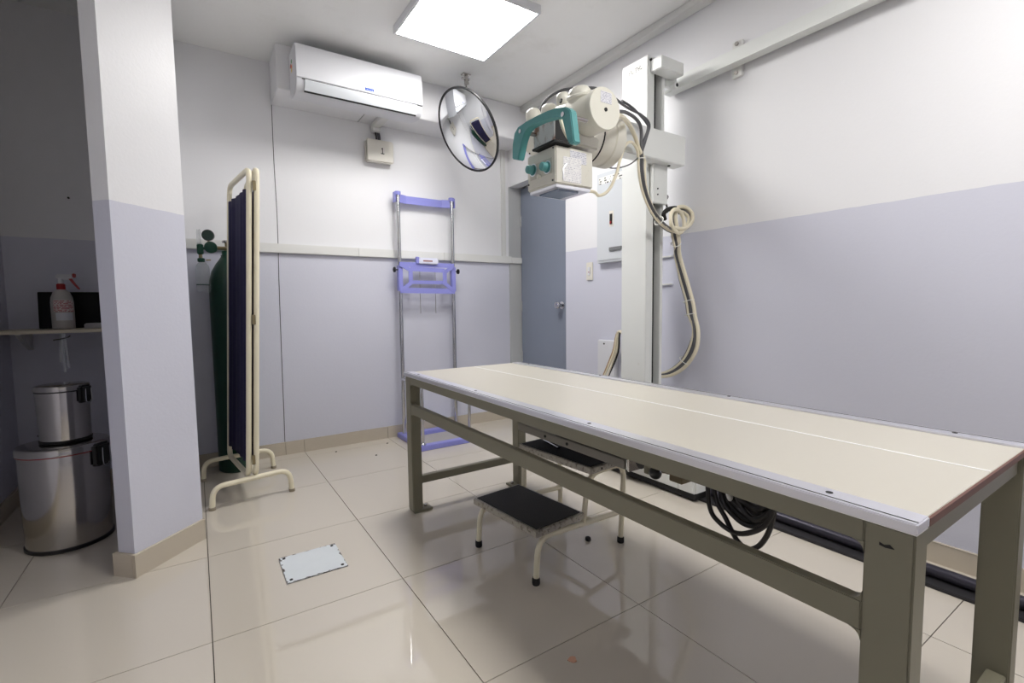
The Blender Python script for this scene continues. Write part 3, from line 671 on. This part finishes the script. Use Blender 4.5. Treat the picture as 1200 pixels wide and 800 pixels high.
lbx = thing('wall_box', 'low white junction box on the right wall behind the cables', 'junction box', (XR, .69, .50))
MB().box(XR-.03, XR, .60, .768, .50, .765, .003).build('box_body', WHITEP, lbx)
MB().box(XR-.034, XR-.029, .604, .764, .505, .757, .002).build('box_lid', WHITEP, lbx)
MB().cyl((XR-.037, .70, .742), (XR-.033, .70, .742), .006, 10).build('box_screw', DARK, lbx)
for u, v in ((784, 300.5), (783.5, 333)):
    p = PX(u, v, XR); MB().box(XR-.012, XR, p.y-.03, p.y+.10, p.z-.004, p.z+.004).build('wall_batten', TRIMW, label='thin white batten on the right wall just below the cable loop' if v < 310 else 'thin white batten on the right wall beside the hanging cables', category='batten', group='battens behind the column')

# ------------------------------------------------------------------ air conditioner on the beam
ac = thing('air_conditioner', 'white wall-mounted split air conditioner under the ceiling', 'air conditioner', (1.53, 1.6, 2.21))
AX0, AX1 = 1.162, 1.938
prof = [(1.629, 2.545), (1.458, 2.545), (1.426, 2.531), (1.415, 2.495), (1.411, 2.345), (1.418, 2.31), (1.438, 2.280), (1.476, 2.264), (1.629, 2.290)]
body = MB().prism(prof, 'x', AX0, AX1, .004).build('body', WHITEP, ac)
fp = [(1.456, 2.547), (1.423, 2.533), (1.410, 2.496), (1.404, 2.341), (1.410, 2.336), (1.418, 2.494), (1.430, 2.527), (1.456, 2.539)]
MB().prism(fp, 'x', AX0+.001, AX1-.001).build('front_panel', WHITEP, ac)
lo = [(1.4045, 2.332), (1.409, 2.305), (1.428, 2.275), (1.440, 2.281), (1.418, 2.308), (1.412, 2.332)]
MB().prism(lo, 'x', AX0+.045, AX1-.04).build('louver', GREYP, ac, label='pale grey air louver')
sl = [(1.427, 2.276), (1.434, 2.268), (1.450, 2.276), (1.440, 2.284)]
MB().prism(sl, 'x', AX0+.045, AX1-.04).build('vent_slit', DARK, ac)
MB().prism([(1.4085, 2.3365), (1.4085, 2.333), (1.414, 2.333), (1.414, 2.3365)], 'x', AX0+.03, AX1-.002).build('panel_gap', DARK, ac)
MB().prism([(1.4035, 2.366), (1.4030, 2.350), (1.407, 2.350), (1.407, 2.366)], 'x', 1.555, 1.612).build('badge', BLUEBADGE, ac, label='small blue badge')
MB().prism([(1.4028, 2.361), (1.4026, 2.355), (1.405, 2.355), (1.405, 2.361)], 'x', 1.562, 1.605).build('badge_print', print_mat('badge_print', (44, 84, 175), (190, 200, 225), 1, 9, .52, ('X', 'Z')), ac)
for k, (m, z, y) in enumerate(((GRN, 2.475, 1.545), (ORG, 2.445, 1.542), (YEL, 2.425, 1.545), (REDP, 2.46, 1.575))):
    MB().box(AX0-.0012, AX0-.0002, y-.012, y+.012, z-.010, z+.010).build('energy_sticker', m, ac)
dk = thing('pipe_duct', 'short white pipe duct leading from the air conditioner to the junction box', 'duct', (1.77, 1.75, 2.30))
MB().box(1.742, 1.80, 1.632, YB-.002, 2.305, 2.34, .004).build('duct_cover', TRIMW, dk)
MB().box(1.742, 1.80, 1.855, YB-.004, 2.278, 2.306, .004).build('duct_elbow', TRIMW, dk)
MB().box(1.65, 1.655, 1.635, YB-.006, 2.336, 2.3395).build('joint_strip', JAMB, dk)
jb = thing('junction_box', 'small ivory junction box on the back wall below the air conditioner', 'junction box', (1.79, YB, 2.06))
MB().box(1.694, 1.888, YB-.055, YB, 2.065, 2.215, .008).build('box_body', OFFW, jb)
MB().box(1.690, 1.892, YB-.068, YB-.052, 2.06, 2.22, .010).build('box_lid', OFFW, jb)
MB().box(1.805, 1.810, YB-.0695, YB-.0675, 2.125, 2.165).build('symbol', DARK, jb)
MB().box(1.795, 1.820, YB-.0695, YB-.0675, 2.120, 2.126).build('symbol', DARK, jb)
MB().box(1.799, 1.807, YB-.0695, YB-.0675, 2.155, 2.161).build('symbol', DARK, jb)
for dx in (0, .014, .026): MB().tube(smooth_path([(1.772+dx, YB-.03, 2.277), (1.775+dx, YB-.035, 2.25), (1.778+dx, YB-.03, 2.20)], 5), .006, 8).build('cable', CABG if dx else CABB, jb)

# ------------------------------------------------------------------ convex mirror
mc = PY(548, 153.5, 1.34); Rm = 47.3*float(np.dot(np.array(mc)-CPOS, AF))/CF
vv = Vector(CPOS)-mc; vv.normalize(); rgt = Vector(AR); upv = Vector(AU)
rgt = (rgt-vv*rgt.dot(vv)).normalized(); upv = vv.cross(rgt)
mn = (vv*.64 + (rgt*-.915 + upv*-.40)*.768).normalized()
mr = thing('convex_mirror', 'round convex safety mirror with black rim hung from the ceiling', 'mirror', mc)
ma = mn.orthogonal().normalized(); mbv = mn.cross(ma)
capm = MB(); NR = 16; sag = .075; Rs = (Rm*Rm+sag*sag)/(2*sag)
prof = [(Rm*math.sin(math.pi/2*i/NR), 0) for i in range(NR+1)]
prof = [(r, math.sqrt(Rs*Rs-r*r)-(Rs-sag)) for r, _ in prof][::-1]
capm.tube([mc+mn*h for _, h in prof], 0, 64, rr=[max(r, .0005) for r, _ in prof]).build('mirror_dome', MIRROR, mr, smooth=80)
MB().lathe([(Rm+.000, -.010), (Rm+.004, -.008), (Rm+.005, .0), (Rm+.004, .006), (Rm-.005, .008), (Rm-.006, .004)], mc, mn, 64).build('rim', BLACK, mr)
MB().lathe([(Rm+.001, -.010), (Rm*.9, -.03), (Rm*.3, -.05), (.01, -.05)], mc, mn, 48).build('back_shell', BLACK, mr)
hp = PZ(546, 87, H); hk0 = Vector((hp.x, hp.y, H))
MB().box(hp.x-.03, hp.x+.03, hp.y-.02, hp.y+.02, H-.008, H-.0005, .002).build('ceiling_plate', STEEL, mr)
ht = PY(547, 108, mc.y+.06)
br = MB().tube([hk0+Vector((0, 0, -.006)), hk0+Vector((.002, -.005, -.07)), ht+Vector((0, 0, .05))], .014, 12, rr=[.012, .018, .012]).build('bracket', STEEL, mr)
MB().tube(smooth_path([ht+Vector((0, 0, .07)), ht+Vector((.0, .0, .0)), mc-mn*.07+Vector((0, 0, .12)), mc-mn*.05], 6), .006, 8).build('bracket_rod', CHROME, mr)
MB().cyl(hk0+Vector((-.035, -.005, -.035)), hk0+Vector((.02, -.005, -.035)), .008, 12).build('wing_screw', STEEL, mr)

# ------------------------------------------------------------------ blue cassette stand
bs = thing('cassette_stand', 'blue and chrome upright x-ray cassette stand against the back wall', 'x-ray stand', (2.12, 1.65, 0))
PXL, PXR, PYY = 1.905, 2.347, 1.835
for x in (PXL, PXR): MB().cyl((x, PYY, .035), (x, PYY, 1.84), .0155, 16).build('post', CHROME, bs)
tbm = MB()
tbm.prism([(PXL+.012, PYY+.025), (PXR-.012, PYY+.025), (PXR-.012, PYY+.031), (PXL+.012, PYY+.031)], 'z', 1.785, 1.842)
tbo = tbm.build('top_bar', BLUE, bs)
for x, s_ in ((PXL, 1), (PXR, -1)):
    hx = [(x+.024*math.cos(t)*1.0, PYY+.024*math.sin(t)) for t in [math.pi/8+i*math.pi/4 for i in range(8)]]
    MB().prism(hx, 'z', 1.835, 1.862, .002).build('end_cap', BLUE, tbo)
    MB().prism([(x-.026, PYY-.012), (x-.020, PYY-.012), (x-.020, PYY+.031), (x-.026, PYY+.031)] if s_ > 0 else [(x+.026, PYY-.012), (x+.020, PYY-.012), (x+.020, PYY+.031), (x+.026, PYY+.031)], 'z', 1.785, 1.858).build('end_cheek', BLUE, tbo)
    MB().prism([(x+s_*.012, PYY-.002), (x+s_*.075, PYY+.026), (x+s_*.075, PYY+.031), (x+s_*.006, PYY+.006)], 'z', 1.785, 1.845).build('gusset', BLUE, tbo)
# holder: flanged outer frame, inner window, diagonal webs
YH = PYY-.022
hold = MB()
SK = [0]
def strip(u0, v0, u1, v1, wd, y=YH):
    SK[0] += 1; y = YH-.0007*SK[0]
    p, q_ = PY(u0, v0, y), PY(u1, v1, y); d = (q_-p); Ld = d.length; d.normalize(); n = Vector((0, 1, 0)); sd = d.cross(n)
    hold.obox((p+q_)/2, d, n, sd, Ld/2, .0018, wd*.68)
strip(468, 309.5, 532, 311.5, .026)          # top flange
strip(481, 315, 521, 317, .024)              # window bars
strip(481, 330.5, 521, 331, .020)
strip(481, 314, 481.5, 332, .024); strip(521, 316, 521.5, 332, .024)
strip(469, 340, 533, 341.2, .030)
strip(468.5, 309, 482, 317, .022); strip(532, 311.5, 521, 319, .022); strip(470, 341, 483, 330, .022); strip(532, 341, 519, 330, .022)
ho = hold.build('cassette_holder', BLUE, bs)
for x in (PXL, PXR):
    MB().box(x-.017, x+.017, YH+.002, PYY+.018, 1.125, 1.318, .003).build('holder_sleeve', BLUE, ho)
    s_ = -1 if x < 2 else 1
    k = MB().cyl((x+s_*.017, PYY-.006, 1.285), (x+s_*.036, PYY-.006, 1.285), .005, 10).build('clamp_bolt', BLACK, ho)
    MB().lathe([(.008, 0), (.020, .004), (.021, .014), (.014, .018), (.004, .020)], (x+s_*.034, PYY-.006, 1.285), (s_, 0, 0), 10).build('clamp_knob', BLACK, k)
a, b = PY(491, 309, YH-.01), PY(513, 304, YH-.01)
gb = MB().box(a.x, b.x, YH-.022, YH+.012, a.z, b.z+.008, .006).build('marker_box', mat('pale_blue_plastic', (226, 228, 244), .35), ho, label='pale marker clip on the holder')
MB().box(a.x+.03, b.x-.05, YH-.0235, YH-.021, a.z+.018, a.z+.028).build('marker_print', mat('marker_brown', (150, 96, 90), .5), gb)
MB().box(a.x-.022, a.x+.004, YH-.015, YH+.012, a.z, b.z+.014, .004).build('marker_lug', BLUE, gb)
for u in (491.5, 509.5):
    p, q_ = PY(u, 308, YH+.012), PY(u+1.5, 367, YH+.012); MB().cyl((p.x, YH+.012, p.z), (p.x, YH+.012, q_.z), .0025, 8).build('hanger_rod', STEEL, ho)
# base
bf = MB(); bf.box(1.868, 2.375, 1.425, 1.485, 0, .036, .004)
bfo = bf.build('base_bar', BLUE, bs)
MB().box(1.868, 1.925, 1.485, 1.895, 0, .036, .004).build('base_bar', BLUE, bs)
MB().box(2.318, 2.375, 1.485, 1.895, 0, .036, .004).build('base_bar', BLUE, bs)
MB().box(1.925, 2.318, 1.80, 1.87, 0, .036, .004).build('base_bar', BLUE, bs)
MB().box(1.925, 2.318, 1.485, 1.80, 0, .008).build('base_plate', mat('base_plate_grey', (168, 164, 162), .5), bs)
for x, y in ((1.90, 1.46), (2.347, 1.60)):
    up = MB().tube(round_path([(x, y, .036), (x, y, .46), (x, PYY, .46)], .05), .011, 12).build('support_tube', CHROME, bs)
    MB().lathe([(.022, 0), (.022, .006), (.014, .010), (.012, .014)], (x, y, .036), seg=16).build('tube_flange', CHROME, up)

# ------------------------------------------------------------------ privacy screen
ps = thing('privacy_screen', 'folded cream tube privacy screen with navy cloth beside the gas cylinder', 'screen', (.82, 1.4, 0))
LEAN = .047
def L_(x, y, z): return Vector((x + LEAN*(z-.13), y, z))
YN, YP = 1.15, 1.615
def frame(x, dx, zt, yn, yp, nm):
    loop = round_path([L_(x, yn, .135), L_(x, yn, zt), L_(x+dx, yp, zt), L_(x+dx, yp, .135)], .055, closed=True)
    return MB().tube(loop, .0135, 12, closed=True).build(nm, ENAM, ps)
fa = frame(.797, -.062, 1.715, YN, YP, 'screen_frame'); fb = frame(.831, -.012, 1.72, YN-.005, YP, 'screen_frame')
def cloth(x, dxx, z0, z1, fr_, ph):
    mb = MB(); ny, nz = 60, 24; g = []
    for i in range(ny+1):
        row = []
        for j in range(nz+1):
            t = i/ny; z = z0+(z1-z0)*j/nz; y = YN+.016+(YP-YN-.032)*t
            dx = .009*math.sin(t*30+ph+.6*math.sin(z*2.2))*(.55+.45*math.sin(t*9+ph))
            row.append(mb.bm.verts.new(L_(x+dxx*(y-YN)/(YP-YN)+dx, y, z)))
        g.append(row)
    for i in range(ny):
        for j in range(nz): mb.bm.faces.new((g[i][j], g[i+1][j], g[i+1][j+1], g[i][j+1]))
    o = mb.build('cloth_panel', NAVY, fr_, label='gathered navy blue cloth', smooth=180)
    sm = o.modifiers.new('thick', 'SOLIDIFY'); sm.thickness = .002
cloth(.797, -.062, .20, 1.625, fa, 0); cloth(.831, -.012, .20, 1.63, fb, 1.3)
for z in (1.63, .95, .22):
    p, q_ = L_(.812, YN-.012, z), L_(.824, YN-.014, z); MB().box(p.x-.002, q_.x+.002, YN-.020, YN-.008, z-.025, z+.025, .002).build('hinge', BRASS, ps)
def foot(p, qv, zt):
    p, qv = Vector(p), Vector(qv)
    f = MB().tube(round_path([p+Vector((0, 0, .004)), p+(qv-p)*.02+Vector((0, 0, zt)), qv-(qv-p)*.02+Vector((0, 0, zt+.01)), qv+Vector((0, 0, .004))], .075), .0135, 12).build('foot', ENAM, ps)
    for c in (p, qv): MB().lathe([(.0155, 0), (.0155, .014), (.014, .016)], c, seg=14).build('foot_tip', mat('tip_grey', (150, 140, 122), .6) if 'tip_grey' not in MATS else MATS['tip_grey'], f)
foot((.628, 1.128, 0), (1.003, 1.172, 0), .115); foot((.597, 1.640, 0), (.972, 1.655, 0), .115)

# ------------------------------------------------------------------ oxygen cylinder
ox = thing('oxygen_cylinder', 'tall dark green oxygen cylinder with regulator behind the privacy screen', 'gas cylinder', (.790, 1.795, 0))
oc = (.790, 1.795, 0)
MB().lathe([(.10, 0), (.108, .008), (.108, 1.12), (.104, 1.18), (.09, 1.235), (.066, 1.28), (.045, 1.31), (.036, 1.325), (.036, 1.335)], oc, seg=40).build('cylinder_body', GREEN, ox)
MB().lathe([(.030, 1.33), (.030, 1.36), (.022, 1.362)], oc, seg=20).build('neck_ring', GREEND, ox)
vb = MB().lathe([(.016, 1.36), (.016, 1.385), (.011, 1.39), (.011, 1.41)], oc, seg=16).build('valve', BRASS, ox)
MB().lathe([(.024, 1.41), (.026, 1.413), (.026, 1.423), (.02, 1.427)], oc, seg=12).build('valve_wheel', STEEL, vb)
rg = MB().cyl((.785, 1.745, 1.372), (.715, 1.735, 1.372), .011, 14).build('regulator', BRASS, ox, label='green oxygen regulator with gauge and humidifier')
MB().lathe([(.008, -.016), (.032, -.014), (.034, .0), (.034, .012), (.028, .016), (.004, .018)], (.705, 1.735, 1.373), (-.25, -.95, 0), 24).build('regulator_knob', GREEND, rg)
g2 = MB().lathe([(.008, -.016), (.031, -.014), (.033, .0), (.033, .010)], (.694, 1.735, 1.443), (-.25, -.95, 0), 24).build('gauge', mat('gauge_dark', (20, 42, 36), .3), rg)
MB().lathe([(.001, .0105), (.027, .0105), (.027, .0115), (.001, .0115)], (.694, 1.735, 1.443), (-.25, -.95, 0), 24).build('gauge_face', mat('gauge_face', (44, 66, 58), .25), rg)
MB().cyl((.694, 1.735, 1.39), (.694, 1.735, 1.43), .006, 10).build('gauge_stem', BRASS, rg)
MB().cyl((.70, 1.735, 1.368), (.652, 1.735, 1.365), .008, 12).build('outlet_pipe', GREEND, rg)
MB().lathe([(.012, 1.33), (.017, 1.335), (.017, 1.385), (.012, 1.39)], (.650, 1.735, 0), seg=16).build('flow_valve', GREEND, rg)
MB().lathe([(.012, 1.39), (.012, 1.46), (.010, 1.463), (.010, 1.475)], (.646, 1.735, 0), seg=14).build('flow_tube', CLEAR, rg, label='clear flow meter tube')
MB().cyl((.65, 1.735, 1.30), (.65, 1.735, 1.335), .010, 12).build('outlet_nut', BRASS, rg)
MB().lathe([(.016, 1.285), (.019, 1.288), (.019, 1.305), (.014, 1.308)], (.652, 1.735, 0), seg=16).build('humidifier_lid', GREEND, rg)
MB().lathe([(.034, 1.11), (.036, 1.115), (.036, 1.24), (.033, 1.262), (.02, 1.28), (.016, 1.285)], (.656, 1.735, 0), seg=24).build('humidifier_bottle', CLEAR, rg, label='clear humidifier bottle')
MB().lathe([(.0363, 1.15), (.0368, 1.151), (.0368, 1.153), (.0363, 1.154)], (.656, 1.735, 0), seg=24).build('level_mark', GREEND, rg)
MB().cyl((.676, 1.73, 1.297), (.70, 1.728, 1.298), .004, 8).build('outlet_nozzle', BRASS, rg)

# ------------------------------------------------------------------ pedal bins
def pedal_bin(name, label, cx, cy, z0, r, h, hz, sc):
    t = thing(name, label, 'bin', (cx, cy, z0), group='steel pedal bins in the alcove')
    c = (cx, cy, z0); lh = .032*sc
    MB().lathe([(r*.90, .016*sc), (r*.93, .018*sc), (r*.965, h-lh-.004), (r*.96, h-lh)], c, seg=56).build('bin_body', STEEL, t, smooth=50)
    MB().lathe([(r*.93, 0), (r*.96, .004), (r*.96, .016*sc), (r*.90, .020*sc)], c, seg=48).build('base_ring', BLACK, t)
    lid = MB().lathe([(r*.96, h-lh), (r*1.0, h-lh+.002), (r*1.0, h-.008), (r*.97, h-.002), (r*.9, h), (r*.3, h+.004*sc), (.002, h+.004*sc)], c, seg=56).build('lid', STEEL, t, smooth=50)
    MB().lathe([(r*.955, h-lh-.004), (r*.985, h-lh-.003), (r*.985, h-lh-.0005), (r*.955, h-lh)], c, seg=48).build('lid_seam', REDP if sc > .9 else DARK, lid)
    d = Vector((.85, -.53, 0)).normalized(); s = Vector((-d.y, d.x, 0)); hc = Vector(c)+d*(r*.97)+Vector((0, 0, h-.055*sc))
    hb = MB(); hb.obox(hc+d*.006*sc, d, s, (0, 0, 1), .018*sc, .036*sc, .05*sc, .010*sc); hbo = hb.build('hinge_block', BLACK, t)
    bpts = [hc+d*.028*sc+s*(.018*sc)*k+Vector((0, 0, z)) for k, z in ((-1, .03*sc), (-1, -.04*sc), (0, -.055*sc), (1, -.04*sc), (1, .03*sc))]
    MB().tube(smooth_path(bpts, 4), .0025*sc, 6).build('hinge_wire', CHROME, hbo)
    pd = Vector(c)-d*(r*1.0)+Vector((0, 0, .03*sc))
    MB().obox(pd, d, s, (0, 0, 1), .022*sc, .025*sc, .006*sc, .003).build('pedal', BLACK, t)
pedal_bin('pedal_bin', 'large stainless steel pedal bin on the alcove floor', .100, 1.13, 0, .155, .44, 0, 1.0)
pedal_bin('pedal_bin', 'small stainless steel pedal bin standing on the larger bin', .108, 1.14, .4445, .092, .245, 0, .75)

# ------------------------------------------------------------------ shelf and what stands on it
sh = thing('wall_shelf', 'thin beige laminate shelf across the dim alcove', 'shelf', (.1, 1.75, .895))
MB().box(XL+.001, .469, 1.60, YB-.001, .895, .912, .002).build('board', SHELFM, sh)
for x in (-.15, .40): MB().prism([(YB-.001, .894), (1.70, .894), (1.70, .886), (YB-.012, .80), (YB-.001, .80)], 'x', x, x+.02).build('bracket', TRIMW, sh)
zs = .9125
bt = thing('spray_bottle', 'half clear spray bottle with red and white trigger head on the shelf', 'bottle', (.028, 1.74, zs))
MB().lathe([(.040, 0), (.046, .004), (.046, .14), (.043, .165), (.034, .19), (.018, .205), (.014, .212)], (.028, 1.74, zs), seg=28).build('bottle_body', BOTTLE, bt)
lbm = MB(); cx_, cy_ = .028, 1.74
v0 = []
for i in range(13):
    t = math.radians(-150+i*11); v0.append((cx_+.0466*math.cos(t), cy_+.0466*math.sin(t)))
for (z0_, z1_, m_, i0, i1, nm) in ((.045, .085, WHITEP, 3, 11, 'white_sticker'), (.09, .15, REDLAB, 2, 12, 'red_print')):
    mb = MB()
    A = [mb.bm.verts.new((x, y, zs+z0_)) for x, y in v0[i0:i1+1]]; B = [mb.bm.verts.new((x, y, zs+z1_)) for x, y in v0[i0:i1+1]]
    for i in range(len(A)-1): mb.bm.faces.new((A[i], A[i+1], B[i+1], B[i]))
    mb.build(nm, m_, bt)
MB().lathe([(.017, .205), (.018, .207), (.018, .232), (.014, .236)], (.028, 1.74, zs), seg=20).build('cap', REDP, bt)
th = MB(); th.box(.010, .078, 1.728, 1.752, zs+.258, zs+.285, .006); th.cyl((.028, 1.74, zs+.236), (.028, 1.74, zs+.262), .012, 14)
tho = th.build('spray_head', WHITEP, bt)
MB().box(.076, .090, 1.73, 1.75, zs+.268, zs+.290, .003).build('nozzle', REDP, tho)
MB().prism([(.060, zs+.262), (.074, zs+.264), (.088, zs+.235), (.104, zs+.208), (.097, zs+.206), (.078, zs+.232)], 'y', 1.733, 1.747, .001).build('trigger', REDP, tho)
bp_ = thing('black_panel', 'flat black panel leaning on the wall at the back of the shelf', 'panel', (.035, 1.88, zs))
mt = Matrix.Translation((.035, 1.885, zs)) @ Matrix.Rotation(math.radians(-6), 4, 'X')
MB().box(-.13, .13, -.008, .008, 0, .198, .002, m=mt).build('panel_board', mat('panel_black', (9, 9, 11), .6, spec=.2), bp_)
MB().box(-.122, .122, -.0088, -.0078, .008, .19, 0, m=mt).build('panel_face', mat('screen_black', (7, 7, 10), .5, spec=.2), bp_)
fb_ = thing('paper_box', 'low pale carton lying on the shelf beside the spray bottle', 'box', (.20, 1.72, zs))
mt = Matrix.Translation((.205, 1.745, zs)) @ Matrix.Rotation(math.radians(-18), 4, 'Z')
MB().box(-.085, .085, -.05, .05, 0, .024, .003, m=mt).build('carton', mat('carton_grey', (190, 188, 188), .6), fb_)
MB().box(-.08, .08, -.045, .045, .024, .027, .001, m=mt).build('carton_lid', mat('carton_pale', (206, 204, 206), .5), fb_)
# plastic straps tied under the shelf
tp = thing('hanging_strap', 'clear plastic straps tied with a black cord under the shelf', 'strap', (.04, 1.61, .66))
bx = PY(73, 386, 1.60).x
for k, (dx, bz) in enumerate(((-.018, .75), (.0, .70), (.02, .72))):
    MB().obox((bx+dx*.55, 1.594, (.893+bz)/2), (1, 0, 0), (0, 1, 0), (dx*-.5+.0001, 0, .2), .0045, .0015, (.893-bz)/2).build('strap', CLEAR if k else mat('clear_strap', (205, 208, 210), .25, alpha=.6), tp)
MB().tube(smooth_path([(bx-.035, 1.592, .862), (bx-.01, 1.588, .866), (bx+.02, 1.588, .874), (bx+.03, 1.59, .882)], 5), .003, 6).build('black_cord', BLACK, tp)
# nail in the alcove wall
p = PY(80.5, 232, YB); MB().cyl((p.x, YB, p.z), (p.x, YB-.012, p.z), .005, 8).build('wall_nail', DARK, label='small dark nail in the alcove back wall', category='nail')
# crumbs on the floor
for u, v, nm in ((394, 529.5, 'tiny dark speck of dirt on the floor tile at the back wall'), (441, 533.5, 'tiny dark speck of dirt on the tile beside the table leg'), (454, 519.5, 'tiny dark speck of dirt in front of the blue stand')):
    p = PZ(u, v, 0); MB().sphere(p+Vector((0, 0, .003)), .006, 1.2, .8, .5, 8).build('dirt_speck', DARK, label=nm, category='dirt')
